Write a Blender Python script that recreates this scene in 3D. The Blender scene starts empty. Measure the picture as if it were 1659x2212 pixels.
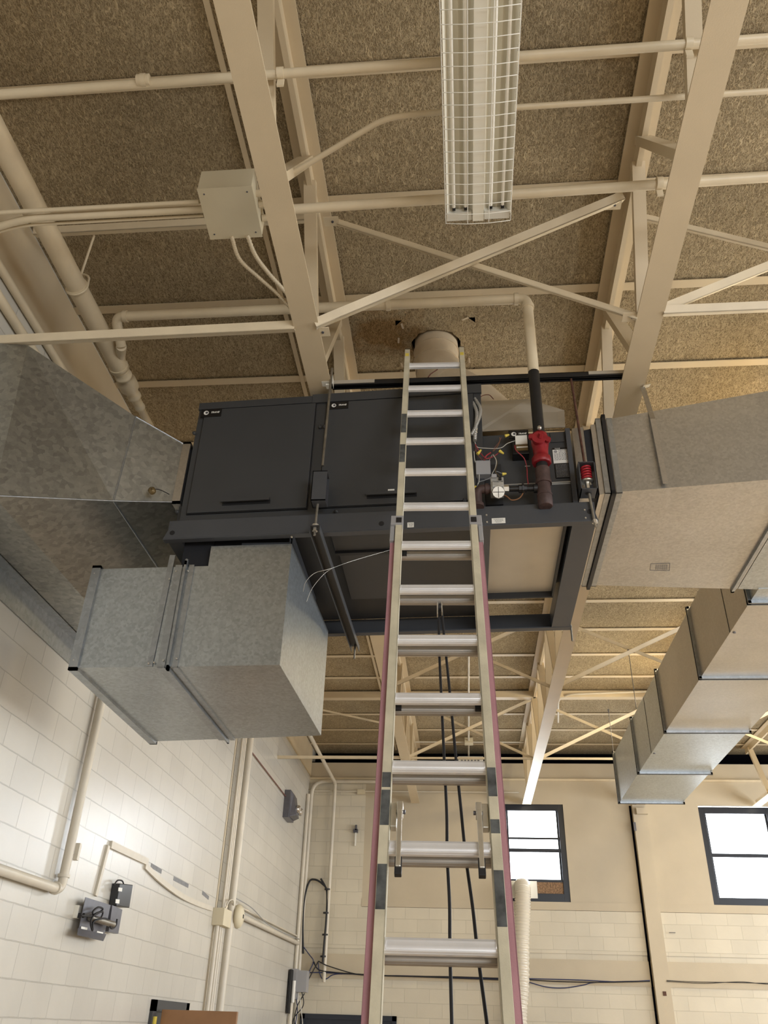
import bpy, bmesh, math, random
from mathutils import Vector, Matrix
random.seed(7)
C = bpy.context.scene.collection
V = Vector
# ------------------------------------------------------------------ camera
RM = [[0.9959351801912754, 0.02227769984071648, -0.087274400296872],
      [0.08575123451778582, -0.5310308263777428, 0.8430023648930335],
      [0.027565243261168715, 0.8470595997686708, 0.5307826220191973]]
FOC = 1792.0
cam = bpy.data.cameras.new('camera'); camo = bpy.data.objects.new('camera', cam); C.objects.link(camo)
cam.sensor_fit = 'VERTICAL'; cam.sensor_height = 24.0; cam.lens = 24.0 * FOC / 2212.0
cam.clip_start = 0.02; cam.clip_end = 200
m = Matrix([[RM[i][0], RM[i][1], -RM[i][2], 0] for i in range(3)] + [[0, 0, 0, 1]])
camo.matrix_world = m
bpy.context.scene.camera = camo
# ------------------------------------------------------------------ world, lights, exposure
sc = bpy.context.scene
sc.view_settings.view_transform = 'Standard'; sc.view_settings.look = 'None'
sc.view_settings.exposure = 1.56; sc.view_settings.gamma = 1.0; sc.view_settings.use_curve_mapping = False
sc.cycles.use_denoising = True
sc.cycles.max_bounces = 8; sc.cycles.diffuse_bounces = 5; sc.cycles.sample_clamp_indirect = 6.0
w = bpy.data.worlds.new('sky'); sc.world = w; w.use_nodes = True
bg = w.node_tree.nodes['Background']; bg.inputs[0].default_value = (0.88, 0.94, 1.0, 1); bg.inputs[1].default_value = 3.0

def area(name, loc, target, sx, sy, power, col):
    l = bpy.data.lights.new(name, 'AREA'); l.shape = 'RECTANGLE'; l.size = sx; l.size_y = sy
    l.energy = power; l.color = col
    o = bpy.data.objects.new(name, l); C.objects.link(o); o.location = loc
    o.rotation_euler = (V(target) - V(loc)).to_track_quat('-Z', 'Y').to_euler()
    return o
area('daylight_right_windows', (8.8, 7.5, 1.4), (0, 7.5, 1.2), 14.0, 2.8, 350, (0.90, 0.95, 1.0))
area('daylight_rear_fill', (3.5, -5.7, 1.0), (1.0, 5, 2.0), 9.0, 3.0, 250, (0.92, 0.96, 1.0))  # added fill lamp for assumed daylight; no rear windows are seen
area('daylight_far_window_left', (1.2, 15.95, 2.75), (1.2, 0, 1.5), 1.1, 1.5, 36, (0.85, 0.93, 1.0))
area('daylight_far_window_right', (4.75, 15.95, 2.7), (4.0, 0, 1.5), 1.2, 1.5, 36, (0.85, 0.93, 1.0))

def point(name, loc, power, col, r):
    l = bpy.data.lights.new(name, 'POINT'); l.energy = power; l.color = col; l.shadow_soft_size = r; l.specular_factor = 0.0
    o = bpy.data.objects.new(name, l); C.objects.link(o); o.location = loc; return o
point('high_bay_lamp_near', (3.05, 5.7, 3.95), 30, (1.0, 0.80, 0.50), 0.15)
point('high_bay_lamp_far', (3.35, 11.0, 3.95), 60, (1.0, 0.82, 0.52), 0.15)

# ------------------------------------------------------------------ pixel rays -> points on known planes of the room
def ray(px, py):
    d = (px - 829.5, -(py - 1106.0), FOC)
    return V([sum(RM[i][k] * d[k] for k in range(3)) for i in range(3)])
def P(px, py, ax, v):
    d = ray(px, py); return d * (v / d[ax])
def PP(px, py, pt, n):
    d = ray(px, py); return d * (V(pt).dot(V(n)) / d.dot(V(n)))

# ------------------------------------------------------------------ materials
MATS = {}
def nd(nt, t, **k):
    n = nt.nodes.new(t)
    for a, b in k.items(): setattr(n, a, b)
    return n
def mat(name, col, rough=0.5, metal=0.0, var=0.0, vscale=6.0, bump=0.0, bscale=60.0, spec=0.5, alpha=1.0, emit=None):
    m = bpy.data.materials.new(name); m.use_nodes = True; nt = m.node_tree
    b = nt.nodes['Principled BSDF']
    b.inputs['Base Color'].default_value = (*col, 1); b.inputs['Roughness'].default_value = rough
    b.inputs['Metallic'].default_value = metal; b.inputs['Specular IOR Level'].default_value = spec
    tc = nd(nt, 'ShaderNodeTexCoord')
    if var:
        n = nd(nt, 'ShaderNodeTexNoise'); n.inputs['Scale'].default_value = vscale; n.inputs['Detail'].default_value = 5
        nt.links.new(tc.outputs['Object'], n.inputs['Vector'])
        r = nd(nt, 'ShaderNodeMapRange'); r.inputs[1].default_value = 0.3; r.inputs[2].default_value = 0.7
        r.inputs[3].default_value = 1 - var; r.inputs[4].default_value = 1 + var
        nt.links.new(n.outputs['Fac'], r.inputs[0])
        mx = nd(nt, 'ShaderNodeVectorMath', operation='SCALE'); mx.inputs[0].default_value = col
        nt.links.new(r.outputs[0], mx.inputs['Scale']); nt.links.new(mx.outputs[0], b.inputs['Base Color'])
    if bump:
        n2 = nd(nt, 'ShaderNodeTexNoise'); n2.inputs['Scale'].default_value = bscale; n2.inputs['Detail'].default_value = 3
        nt.links.new(tc.outputs['Object'], n2.inputs['Vector'])
        bp = nd(nt, 'ShaderNodeBump'); bp.inputs['Strength'].default_value = bump; bp.inputs['Distance'].default_value = 0.01
        nt.links.new(n2.outputs['Fac'], bp.inputs['Height']); nt.links.new(bp.outputs[0], b.inputs['Normal'])
    if emit:
        b.inputs['Emission Color'].default_value = (*emit[:3], 1); b.inputs['Emission Strength'].default_value = emit[3]
    MATS[name] = m; return m

def galv(name, col, rough, spangle, scale=55.0, streak=0.0):
    m = bpy.data.materials.new(name); m.use_nodes = True; nt = m.node_tree; b = nt.nodes['Principled BSDF']
    tc = nd(nt, 'ShaderNodeTexCoord')
    vo = nd(nt, 'ShaderNodeTexVoronoi'); vo.inputs['Scale'].default_value = scale
    no = nd(nt, 'ShaderNodeTexNoise'); no.inputs['Scale'].default_value = 26; no.inputs['Detail'].default_value = 6; no.inputs['Roughness'].default_value = 0.7
    nl = nd(nt, 'ShaderNodeTexNoise'); nl.inputs['Scale'].default_value = 1.7; nl.inputs['Detail'].default_value = 4
    for x in (vo, no, nl): nt.links.new(tc.outputs['Object'], x.inputs['Vector'])
    sp = nd(nt, 'ShaderNodeSeparateColor'); nt.links.new(vo.outputs['Color'], sp.inputs[0])
    a = nd(nt, 'ShaderNodeMath', operation='MULTIPLY_ADD'); a.inputs[1].default_value = spangle; a.inputs[2].default_value = 1 - spangle / 2
    nt.links.new(sp.outputs[0], a.inputs[0])
    c = nd(nt, 'ShaderNodeMath', operation='MULTIPLY_ADD'); c.inputs[1].default_value = spangle * 1.5; c.inputs[2].default_value = -spangle * 0.75
    nt.links.new(no.outputs['Fac'], c.inputs[0])
    d = nd(nt, 'ShaderNodeMath', operation='MULTIPLY_ADD'); d.inputs[1].default_value = 0.35; d.inputs[2].default_value = -0.17
    nt.links.new(nl.outputs['Fac'], d.inputs[0])
    s1 = nd(nt, 'ShaderNodeMath', operation='ADD'); s2 = nd(nt, 'ShaderNodeMath', operation='ADD')
    nt.links.new(a.outputs[0], s1.inputs[0]); nt.links.new(c.outputs[0], s1.inputs[1])
    nt.links.new(s1.outputs[0], s2.inputs[0]); nt.links.new(d.outputs[0], s2.inputs[1])
    mx = nd(nt, 'ShaderNodeVectorMath', operation='SCALE'); mx.inputs[0].default_value = col
    nt.links.new(s2.outputs[0], mx.inputs['Scale']); nt.links.new(mx.outputs[0], b.inputs['Base Color'])
    b.inputs['Metallic'].default_value = 0.92; b.inputs['Roughness'].default_value = rough
    bp = nd(nt, 'ShaderNodeBump'); bp.inputs['Strength'].default_value = 0.12; bp.inputs['Distance'].default_value = 0.02
    nt.links.new(nl.outputs['Fac'], bp.inputs['Height']); nt.links.new(bp.outputs[0], b.inputs['Normal'])
    MATS[name] = m; return m

def ceiling_mat():
    m = bpy.data.materials.new('wood_fibre'); m.use_nodes = True; nt = m.node_tree; b = nt.nodes['Principled BSDF']
    tc = nd(nt, 'ShaderNodeTexCoord'); last = None
    for k_, (sc_, rot, wd, dist) in enumerate(((46, 0.3, 0.045, 1.0), (52, 1.4, 0.045, 1.2), (58, 2.3, 0.05, 1.0), (44, 0.9, 0.04, 1.5), (64, 2.8, 0.05, 0.8))):
        mp = nd(nt, 'ShaderNodeMapping'); mp.inputs['Location'].default_value = (3.7 * k_, 1.9 * k_, 0.31 * k_)
        mp.inputs['Rotation'].default_value = (0, 0, rot); mp.inputs['Scale'].default_value = (1.0, 0.42, 1.0)
        nt.links.new(tc.outputs['Object'], mp.inputs['Vector'])
        n = nd(nt, 'ShaderNodeTexNoise'); n.inputs['Scale'].default_value = sc_; n.inputs['Detail'].default_value = 0.6
        n.inputs['Distortion'].default_value = dist; nt.links.new(mp.outputs[0], n.inputs['Vector'])
        s = nd(nt, 'ShaderNodeMath', operation='SUBTRACT'); s.inputs[1].default_value = 0.5; nt.links.new(n.outputs['Fac'], s.inputs[0])
        ab = nd(nt, 'ShaderNodeMath', operation='ABSOLUTE'); nt.links.new(s.outputs[0], ab.inputs[0])
        mr = nd(nt, 'ShaderNodeMapRange'); mr.inputs[1].default_value = 0; mr.inputs[2].default_value = wd
        mr.inputs[3].default_value = 1.0 - 0.13 * k_; mr.inputs[4].default_value = 0; nt.links.new(ab.outputs[0], mr.inputs[0])
        if last is None: last = mr.outputs[0]
        else:
            a2 = nd(nt, 'ShaderNodeMath', operation='MAXIMUM'); nt.links.new(last, a2.inputs[0]); nt.links.new(mr.outputs[0], a2.inputs[1]); last = a2.outputs[0]
    big = nd(nt, 'ShaderNodeTexNoise'); big.inputs['Scale'].default_value = 1.3; big.inputs['Detail'].default_value = 6
    nt.links.new(tc.outputs['Object'], big.inputs['Vector'])
    r = nd(nt, 'ShaderNodeValToRGB'); r.color_ramp.elements[0].color = (0.22, 0.168, 0.098, 1); r.color_ramp.elements[1].color = (0.58, 0.47, 0.30, 1)
    e = r.color_ramp.elements.new(0.3); e.color = (0.37, 0.292, 0.178, 1)
    nt.links.new(a2.outputs[0], r.inputs[0])
    mr = nd(nt, 'ShaderNodeMapRange'); mr.inputs[1].default_value = 0.3; mr.inputs[2].default_value = 0.7; mr.inputs[3].default_value = 0.86; mr.inputs[4].default_value = 1.12
    nt.links.new(big.outputs['Fac'], mr.inputs[0])
    # brown water stain beside the flue hole
    dv = nd(nt, 'ShaderNodeVectorMath', operation='DISTANCE'); dv.inputs[1].default_value = (-0.52, 4.62, 4.53)
    wob = nd(nt, 'ShaderNodeTexNoise'); wob.inputs['Scale'].default_value = 7; wob.inputs['Detail'].default_value = 4
    nt.links.new(tc.outputs['Object'], dv.inputs[0]); nt.links.new(tc.outputs['Object'], wob.inputs['Vector'])
    ad = nd(nt, 'ShaderNodeMath', operation='MULTIPLY_ADD'); ad.inputs[1].default_value = 0.55
    nt.links.new(wob.outputs['Fac'], ad.inputs[0]); nt.links.new(dv.outputs['Value'], ad.inputs[2])
    st = nd(nt, 'ShaderNodeMapRange'); st.inputs[1].default_value = 0.42; st.inputs[2].default_value = 0.62; st.inputs[3].default_value = 0.75; st.inputs[4].default_value = 0.0
    nt.links.new(ad.outputs[0], st.inputs[0])
    mx = nd(nt, 'ShaderNodeVectorMath', operation='SCALE'); nt.links.new(r.outputs[0], mx.inputs[0]); nt.links.new(mr.outputs[0], mx.inputs['Scale'])
    mix = nd(nt, 'ShaderNodeMix', data_type='RGBA', blend_type='MULTIPLY'); nt.links.new(st.outputs[0], mix.inputs[0])
    nt.links.new(mx.outputs[0], mix.inputs[6]); mix.inputs[7].default_value = (0.62, 0.42, 0.2, 1)
    nt.links.new(mix.outputs[2], b.inputs['Base Color']); b.inputs['Roughness'].default_value = 0.95; b.inputs['Specular IOR Level'].default_value = 0.1
    bp = nd(nt, 'ShaderNodeBump'); bp.inputs['Strength'].default_value = 0.7; bp.inputs['Distance'].default_value = 0.006
    nt.links.new(a2.outputs[0], bp.inputs['Height']); nt.links.new(bp.outputs[0], b.inputs['Normal'])
    MATS['wood_fibre'] = m

def block_mat(name, col, rough, axis, zoff, mortar_dark=0.80, coat=0.0, light_joint=False):
    """painted concrete block, 0.406 x 0.203 m; axis = horizontal world axis of the wall"""
    m = bpy.data.materials.new(name); m.use_nodes = True; nt = m.node_tree; b = nt.nodes['Principled BSDF']
    g = nd(nt, 'ShaderNodeNewGeometry'); sx = nd(nt, 'ShaderNodeSeparateXYZ'); nt.links.new(g.outputs['Position'], sx.inputs[0])
    cb = nd(nt, 'ShaderNodeCombineXYZ'); nt.links.new(sx.outputs[axis], cb.inputs[0])
    zz = nd(nt, 'ShaderNodeMath', operation='ADD'); zz.inputs[1].default_value = 20.32 - zoff; nt.links.new(sx.outputs[2], zz.inputs[0])
    nt.links.new(zz.outputs[0], cb.inputs[1])
    wob = nd(nt, 'ShaderNodeTexNoise'); wob.inputs['Scale'].default_value = 9; wob.inputs['Detail'].default_value = 3
    nt.links.new(g.outputs['Position'], wob.inputs['Vector'])
    wv = nd(nt, 'ShaderNodeVectorMath', operation='MULTIPLY_ADD'); wv.inputs[1].default_value = (0.008, 0.008, 0)
    nt.links.new(wob.outputs['Color'], wv.inputs[0]); nt.links.new(cb.outputs[0], wv.inputs[2])
    br = nd(nt, 'ShaderNodeTexBrick'); br.offset = 0.5; br.squash = 1.0
    br.inputs['Scale'].default_value = 1.0; br.inputs['Mortar Size'].default_value = 0.0045; br.inputs['Mortar Smooth'].default_value = 0.4
    br.inputs['Brick Width'].default_value = 0.4064; br.inputs['Row Height'].default_value = 0.2032; br.inputs['Bias'].default_value = 0
    c = V(col); br.inputs['Color1'].default_value = (*(c * 1.02), 1); br.inputs['Color2'].default_value = (*(c * 0.95), 1)
    br.inputs['Mortar'].default_value = (*(c * mortar_dark), 1)
    nt.links.new(wv.outputs[0], br.inputs['Vector'])
    n = nd(nt, 'ShaderNodeTexNoise'); n.inputs['Scale'].default_value = 1.6; n.inputs['Detail'].default_value = 7; nt.links.new(g.outputs['Position'], n.inputs['Vector'])
    mr = nd(nt, 'ShaderNodeMapRange'); mr.inputs[1].default_value = 0.3; mr.inputs[2].default_value = 0.7; mr.inputs[3].default_value = 0.94; mr.inputs[4].default_value = 1.05
    nt.links.new(n.outputs['Fac'], mr.inputs[0])
    mx = nd(nt, 'ShaderNodeVectorMath', operation='SCALE'); nt.links.new(br.outputs['Color'], mx.inputs[0]); nt.links.new(mr.outputs[0], mx.inputs['Scale'])
    nt.links.new(mx.outputs[0], b.inputs['Base Color'])
    b.inputs['Roughness'].default_value = rough; b.inputs['Coat Weight'].default_value = coat; b.inputs['Coat Roughness'].default_value = 0.28
    inv = nd(nt, 'ShaderNodeMath', operation='SUBTRACT'); inv.inputs[0].default_value = 1.0; nt.links.new(br.outputs['Fac'], inv.inputs[1])
    pit = nd(nt, 'ShaderNodeTexNoise'); pit.inputs['Scale'].default_value = 22; pit.inputs['Detail'].default_value = 6; nt.links.new(g.outputs['Position'], pit.inputs['Vector'])
    hh = nd(nt, 'ShaderNodeMath', operation='MULTIPLY_ADD'); hh.inputs[1].default_value = 0.28; nt.links.new(pit.outputs['Fac'], hh.inputs[0]); nt.links.new(inv.outputs[0], hh.inputs[2])
    bp = nd(nt, 'ShaderNodeBump'); bp.inputs['Strength'].default_value = 0.55; bp.inputs['Distance'].default_value = 0.006
    nt.links.new(hh.outputs[0], bp.inputs['Height']); nt.links.new(bp.outputs[0], b.inputs['Normal'])
    MATS[name] = m

CREAM = (0.60, 0.495, 0.335)
mat('cream_steel', CREAM, 0.55, var=0.04, vscale=3, bump=0.05, bscale=150)
mat('cream_conduit', (0.67, 0.575, 0.41), 0.42, var=0.05, vscale=8, bump=0.06, bscale=70)
mat('wall_trim_paint', (0.60, 0.55, 0.455), 0.42, var=0.04, vscale=8, bump=0.05, bscale=70)
mat('cream_box', (0.62, 0.555, 0.40), 0.6, var=0.03, vscale=5)
mat('cream_wall', (0.50, 0.43, 0.315), 0.6, var=0.04, vscale=2.5, bump=0.12, bscale=160)
mat('white_paint', (0.80, 0.78, 0.70), 0.4)
mat('unit_paint', (0.047, 0.049, 0.052), 0.42, var=0.06, vscale=2, spec=0.45)
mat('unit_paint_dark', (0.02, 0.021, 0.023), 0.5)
mat('rail_paint', (0.06, 0.064, 0.072), 0.38, var=0.05, vscale=4)
mat('black', (0.006, 0.006, 0.007), 0.6)
mat('black_gloss', (0.008, 0.008, 0.009), 0.3)
mat('black_rubber', (0.012, 0.012, 0.014), 0.6)
mat('void', (0.004, 0.004, 0.006), 0.9, spec=0.0)
mat('aluminium_shaded', (0.42, 0.39, 0.35), 0.45, metal=0.7, var=0.05, vscale=12)  # brownish shade of the down-facing base rungs, put into the colour
mat('aluminium', (0.90, 0.915, 0.95), 0.33, metal=0.5, var=0.05, vscale=12)
mat('steel_rod', (0.28, 0.26, 0.22), 0.45, metal=0.8, var=0.2, vscale=20)
mat('rusty_rod', (0.10, 0.045, 0.03), 0.7, metal=0.3, var=0.4, vscale=25)
mat('zinc', (0.70, 0.68, 0.62), 0.35, metal=0.9, var=0.1, vscale=30)
mat('fibreglass', (0.56, 0.515, 0.385), 0.7, var=0.16, vscale=9, bump=0.1, bscale=120)
mat('red_fibreglass', (0.46, 0.235, 0.265), 0.7, var=0.12, vscale=5, bump=0.1, bscale=120)
mat('grime', (0.08, 0.085, 0.085), 0.65, var=0.6, vscale=22)
mat('plastic_grey', (0.33, 0.33, 0.34), 0.5)
mat('yellow', (0.75, 0.60, 0.10), 0.45)
mat('valve_red', (0.25, 0.012, 0.018), 0.42, var=0.2, vscale=18)
mat('spring_red', (0.42, 0.02, 0.03), 0.35)
mat('black_iron', (0.012, 0.012, 0.013), 0.42, var=0.2, vscale=14)
mat('rust_iron', (0.06, 0.034, 0.030), 0.6, var=0.35, vscale=22, bump=0.2)
mat('label_white', (0.78, 0.77, 0.72), 0.5)
mat('label_ink', (0.12, 0.12, 0.12), 0.6)
mat('copper_wire', (0.22, 0.10, 0.04), 0.5)
mat('wire_brown', (0.16, 0.06, 0.05), 0.5)
mat('wire_white', (0.62, 0.60, 0.54), 0.45)
mat('wire_red', (0.35, 0.04, 0.05), 0.45)
mat('wire_grey', (0.30, 0.30, 0.30), 0.45)
mat('coil_brass', (0.17, 0.12, 0.05), 0.4, metal=0.4)
mat('galv_box', (0.52, 0.52, 0.50), 0.4, metal=0.6, var=0.08, vscale=20)
mat('cable_blue', (0.02, 0.03, 0.10), 0.45)
mat('window_black', (0.012, 0.016, 0.026), 0.35)
mat('door_wood', (0.30, 0.155, 0.07), 0.4, var=0.18, vscale=3)
mat('floor_wood', (0.50, 0.38, 0.25), 0.35, var=0.1, vscale=2)
mat('osb', (0.22, 0.13, 0.07), 0.8, var=0.55, vscale=45)
mat('fixture_white', (0.80, 0.77, 0.66), 0.35, var=0.02, vscale=4)
mat('reflector', (0.80, 0.79, 0.72), 0.25, metal=0.3)
mat('tube_glass', (0.86, 0.83, 0.74), 0.15)
mat('lit_tube', (1, 0.9, 0.7), 0.3, emit=(1.0, 0.83, 0.55, 6))
mat('flue_paint', (0.60, 0.50, 0.36), 0.6, var=0.07, vscale=6, bump=0.25, bscale=30)
mat('mount_grey', (0.13, 0.13, 0.15), 0.35, metal=0.5, var=0.1, vscale=12)
mat('tape', (0.16, 0.16, 0.165), 0.5, var=0.2, vscale=14)
mat('lens', (0.7, 0.7, 0.7), 0.08, metal=0.9)
mat('canvas_black', (0.009, 0.010, 0.014), 0.7, bump=0.3, bscale=20)
mat('pan_galv', (0.58, 0.54, 0.46), 0.42, metal=0.45, var=0.07, vscale=3)
galv('galvanised', (0.455, 0.495, 0.52), 0.33, 0.24, 70)
galv('galvanised_old', (0.38, 0.385, 0.36), 0.38, 0.34, 34)
galv('galvanised_warm', (0.53, 0.51, 0.475), 0.36, 0.10, 80)
galv('galvanised_mid', (0.52, 0.515, 0.495), 0.35, 0.18, 75)
galv('galvanised_edge', (0.40, 0.43, 0.46), 0.32, 0.2, 40)
ceiling_mat()
WALLC = (0.565, 0.54, 0.48)
block_mat('block_left', WALLC, 0.32, 1, 1.828 - 1.8288 + 0.015, 0.78, coat=0.35)
block_mat('block_far', (0.60, 0.545, 0.43), 0.5, 0, 1.93 - 1.8288 - 0.10, 0.86)

hose = bpy.data.materials.new('clear_hose'); hose.use_nodes = True
b_ = hose.node_tree.nodes['Principled BSDF']; b_.inputs['Base Color'].default_value = (0.80, 0.74, 0.62, 1)
b_.inputs['Roughness'].default_value = 0.18; b_.inputs['Transmission Weight'].default_value = 0.25; b_.inputs['Coat Weight'].default_value = 0.6
MATS['clear_hose'] = hose
glass = bpy.data.materials.new('window_glass'); glass.use_nodes = True
nt_ = glass.node_tree; nt_.nodes.clear()
o_ = nd(nt_, 'ShaderNodeOutputMaterial'); t_ = nd(nt_, 'ShaderNodeBsdfTransparent'); g_ = nd(nt_, 'ShaderNodeBsdfGlossy'); g_.inputs['Roughness'].default_value = 0.05
x_ = nd(nt_, 'ShaderNodeMixShader'); x_.inputs[0].default_value = 0.06
nt_.links.new(t_.outputs[0], x_.inputs[1]); nt_.links.new(g_.outputs[0], x_.inputs[2]); nt_.links.new(x_.outputs[0], o_.inputs[0])
MATS['window_glass'] = glass

# ------------------------------------------------------------------ object helpers
WL = {}
def frame(d, up=(0, 0, 1)):
    d = V(d).normalized(); up = V(up)
    if abs(d.dot(up.normalized())) > 0.995: up = V((0, 1, 0))
    s = d.cross(up).normalized(); u = s.cross(d).normalized(); return d, s, u
class MB:
    def __init__(self): self.v = []; self.f = []; self.sm = []
    def add(self, vs, fs, smooth=False):
        k = len(self.v); self.v += [V(x) for x in vs]
        for f in fs: self.f.append(tuple(i + k for i in f)); self.sm.append(smooth)
        return self
    def hexa(self, p):   # 8 corners: bottom 4 ccw, top 4 ccw
        return self.add(p, [(0, 3, 2, 1), (4, 5, 6, 7), (0, 1, 5, 4), (1, 2, 6, 5), (2, 3, 7, 6), (3, 0, 4, 7)])
    def box(self, a, b):
        x0, y0, z0 = [min(a[i], b[i]) for i in range(3)]; x1, y1, z1 = [max(a[i], b[i]) for i in range(3)]
        return self.hexa([(x0, y0, z0), (x1, y0, z0), (x1, y1, z0), (x0, y1, z0), (x0, y0, z1), (x1, y0, z1), (x1, y1, z1), (x0, y1, z1)])
    def bar(self, p, q, w, h, up=(0, 0, 1), os=0, ou=0):   # w across (side), h along up; offsets
        p, q = V(p), V(q); d, s, u = frame(q - p, up); c = []
        for e in (p, q):
            for a, b in ((-1, -1), (1, -1), (1, 1), (-1, 1)):
                c.append(e + s * (a * w / 2 + os) + u * (b * h / 2 + ou))
        return self.add(c, [(0, 1, 2, 3), (7, 6, 5, 4), (0, 4, 5, 1), (1, 5, 6, 2), (2, 6, 7, 3), (3, 7, 4, 0)])
    def angle(self, p, q, a=0.05, t=0.006, up=(0, 0, 1), flip=1):  # L section
        self.bar(p, q, a, t, up); self.bar(p, q, t, a, up, os=flip * (a / 2 - t / 2), ou=a / 2 - t / 2); return self
    def quadslab(self, pts, t, n=None):
        pts = [V(x) for x in pts]; k = len(pts)
        n = V(n) if n else (pts[1] - pts[0]).cross(pts[2] - pts[0]); n = n.normalized() * t
        a = pts + [x + n for x in pts]
        return self.add(a, [tuple(range(k))[::-1], tuple(range(k, 2 * k))] + [(i, (i + 1) % k, (i + 1) % k + k, i + k) for i in range(k)])
    def tube(self, pts, r, seg=12, cap=True, smooth=True):
        pts = [V(p) for p in pts]; n = len(pts); rs = r if isinstance(r, (list, tuple)) else [r] * n
        t0 = (pts[1] - pts[0]).normalized(); _, s, u = frame(t0); ring = []
        for i, p in enumerate(pts):
            t = (pts[min(i + 1, n - 1)] - pts[max(i - 1, 0)]); 
            if t.length < 1e-9: t = t0
            t.normalize(); s = (s - t * s.dot(t)).normalized(); u = s.cross(t).normalized()
            ring.append([p + (s * math.cos(a) + u * math.sin(a)) * rs[i] for a in [2 * math.pi * k / seg for k in range(seg)]])
        vs = [x for rr in ring for x in rr]; fs = []
        for i in range(n - 1):
            for k in range(seg):
                k2 = (k + 1) % seg; fs.append((i * seg + k, i * seg + k2, (i + 1) * seg + k2, (i + 1) * seg + k))
        self.add(vs, fs, smooth)
        if cap:
            self.add(ring[0], [tuple(range(seg))]); self.add(ring[-1], [tuple(range(seg))[::-1]])
        return self
    def cyl(self, p, q, r, seg=16): return self.tube([p, q], r, seg)
    def disc_lathe(self, c, axis, prof, seg=20):  # prof: (offset along axis, radius)
        ax = V(axis).normalized(); return self.tube([V(c) + ax * a for a, _ in prof], [max(b, 1e-4) for _, b in prof], seg, cap=True)
    def build(self, name, mt, parent=None, bevel=0.0):
        me = bpy.data.meshes.new(name)
        if parent is None:
            xs = [v.x for v in self.v]; ys = [v.y for v in self.v]; zs = [v.z for v in self.v]
            L = V(((min(xs) + max(xs)) / 2, (min(ys) + max(ys)) / 2, min(zs)))
        else: L = WL[parent]
        me.from_pydata([tuple(v - L) for v in self.v], [], self.f); 
        for p, s in zip(me.polygons, self.sm): p.use_smooth = s
        me.materials.append(MATS[mt])
        bm = bmesh.new(); bm.from_mesh(me); bmesh.ops.recalc_face_normals(bm, faces=bm.faces); bm.to_mesh(me); bm.free()
        o = bpy.data.objects.new(name, me); C.objects.link(o)
        if parent is None: o.location = L; WL[o] = L
        else: o.parent = parent; WL[o] = WL[parent]
        if bevel:
            md = o.modifiers.new('bevel', 'BEVEL'); md.width = bevel; md.segments = 2; md.limit_method = 'ANGLE'
        return o
def tag(o, label, cat, group=None, kind=None):
    if label: o['label'] = label
    if cat: o['category'] = cat
    if group: o['group'] = group
    if kind: o['kind'] = kind
    return o
def empty(name, loc, label, cat, group=None):
    o = bpy.data.objects.new(name, None); C.objects.link(o); o.location = loc; o.empty_display_size = 0.1; WL[o] = V(loc)
    return tag(o, label, cat, group)
def struct(o): o['kind'] = 'structure'; return o
def rounded(pts, r, n=5):
    pts = [V(p) for p in pts]; out = [pts[0]]
    for i in range(1, len(pts) - 1):
        a, b, c = pts[i - 1], pts[i], pts[i + 1]
        d1 = (a - b); d2 = (c - b); rr = min(r, d1.length * 0.45, d2.length * 0.45)
        s, e = b + d1.normalized() * rr, b + d2.normalized() * rr
        for k in range(n + 1):
            t = k / n; out.append(s * (1 - t) ** 2 + b * 2 * t * (1 - t) + e * t * t)
    out.append(pts[-1]); return out
def catmull(pts, n=8):
    pts = [V(p) for p in pts]; q = [pts[0] * 2 - pts[1]] + pts + [pts[-1] * 2 - pts[-2]]; out = []
    for i in range(1, len(q) - 2):
        for k in range(n):
            t = k / n; a, b, c, d = q[i - 1], q[i], q[i + 1], q[i + 2]
            out.append(0.5 * ((2 * b) + (c - a) * t + (2 * a - 5 * b + 4 * c - d) * t * t + (3 * b - a - 3 * c + d) * t ** 3))
    out.append(pts[-1]); return out
def pipe(name, pts, r, mt, label, cat='pipe', bend=0.08, group=None, curve=False, seg=12):
    pl = catmull(pts) if curve else rounded(pts, bend)
    return tag(MB().tube(pl, r, seg).build(name, mt), label, cat, group)
def text_mesh(s, size, M, name, mt, parent, extrude=0.0008, shear=0.0, bold=False):
    cu = bpy.data.curves.new(name, 'FONT'); cu.body = s; cu.size = size; cu.extrude = extrude; cu.shear = shear
    cu.align_x = 'CENTER'; cu.align_y = 'CENTER'
    if bold: cu.offset = size * 0.025
    t = bpy.data.objects.new(name, cu); me = bpy.data.meshes.new_from_object(t)
    bpy.data.objects.remove(t); bpy.data.curves.remove(cu)
    me.transform(Matrix.Translation(-WL[parent]) @ M); me.materials.clear(); me.materials.append(MATS[mt])
    o = bpy.data.objects.new(name, me); C.objects.link(o); o.parent = parent; WL[o] = WL[parent]; return o
def basis(o, x, y):
    x = V(x).normalized(); z = x.cross(V(y)).normalized(); y = z.cross(x)
    return Matrix(((x.x, y.x, z.x, o[0]), (x.y, y.y, z.y, o[1]), (x.z, y.z, z.z, o[2]), (0, 0, 0, 1)))

# ================================================================== ROOM SHELL
XL, XR, YB, YF, ZF, ZC = -2.82, 9.0, -6.0, 15.5, -1.6, 4.53
struct(MB().box((XL - 0.2, YB - 0.2, ZF - 0.1), (XR + 0.2, YF + 0.9, ZF)).build('floor', 'floor_wood'))
struct(MB().box((XL - 0.2, YB, ZF), (XL, YF + 0.9, ZC + 0.05)).build('wall_left', 'block_left'))
struct(MB().box((XR, YB, ZF), (XR + 0.2, YF + 0.9, ZC + 0.05)).build('wall_right', 'cream_wall'))
struct(MB().box((XL - 0.2, YB - 0.2, ZF), (XR + 0.2, YB, ZC + 0.05)).build('wall_rear', 'cream_wall'))
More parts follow.
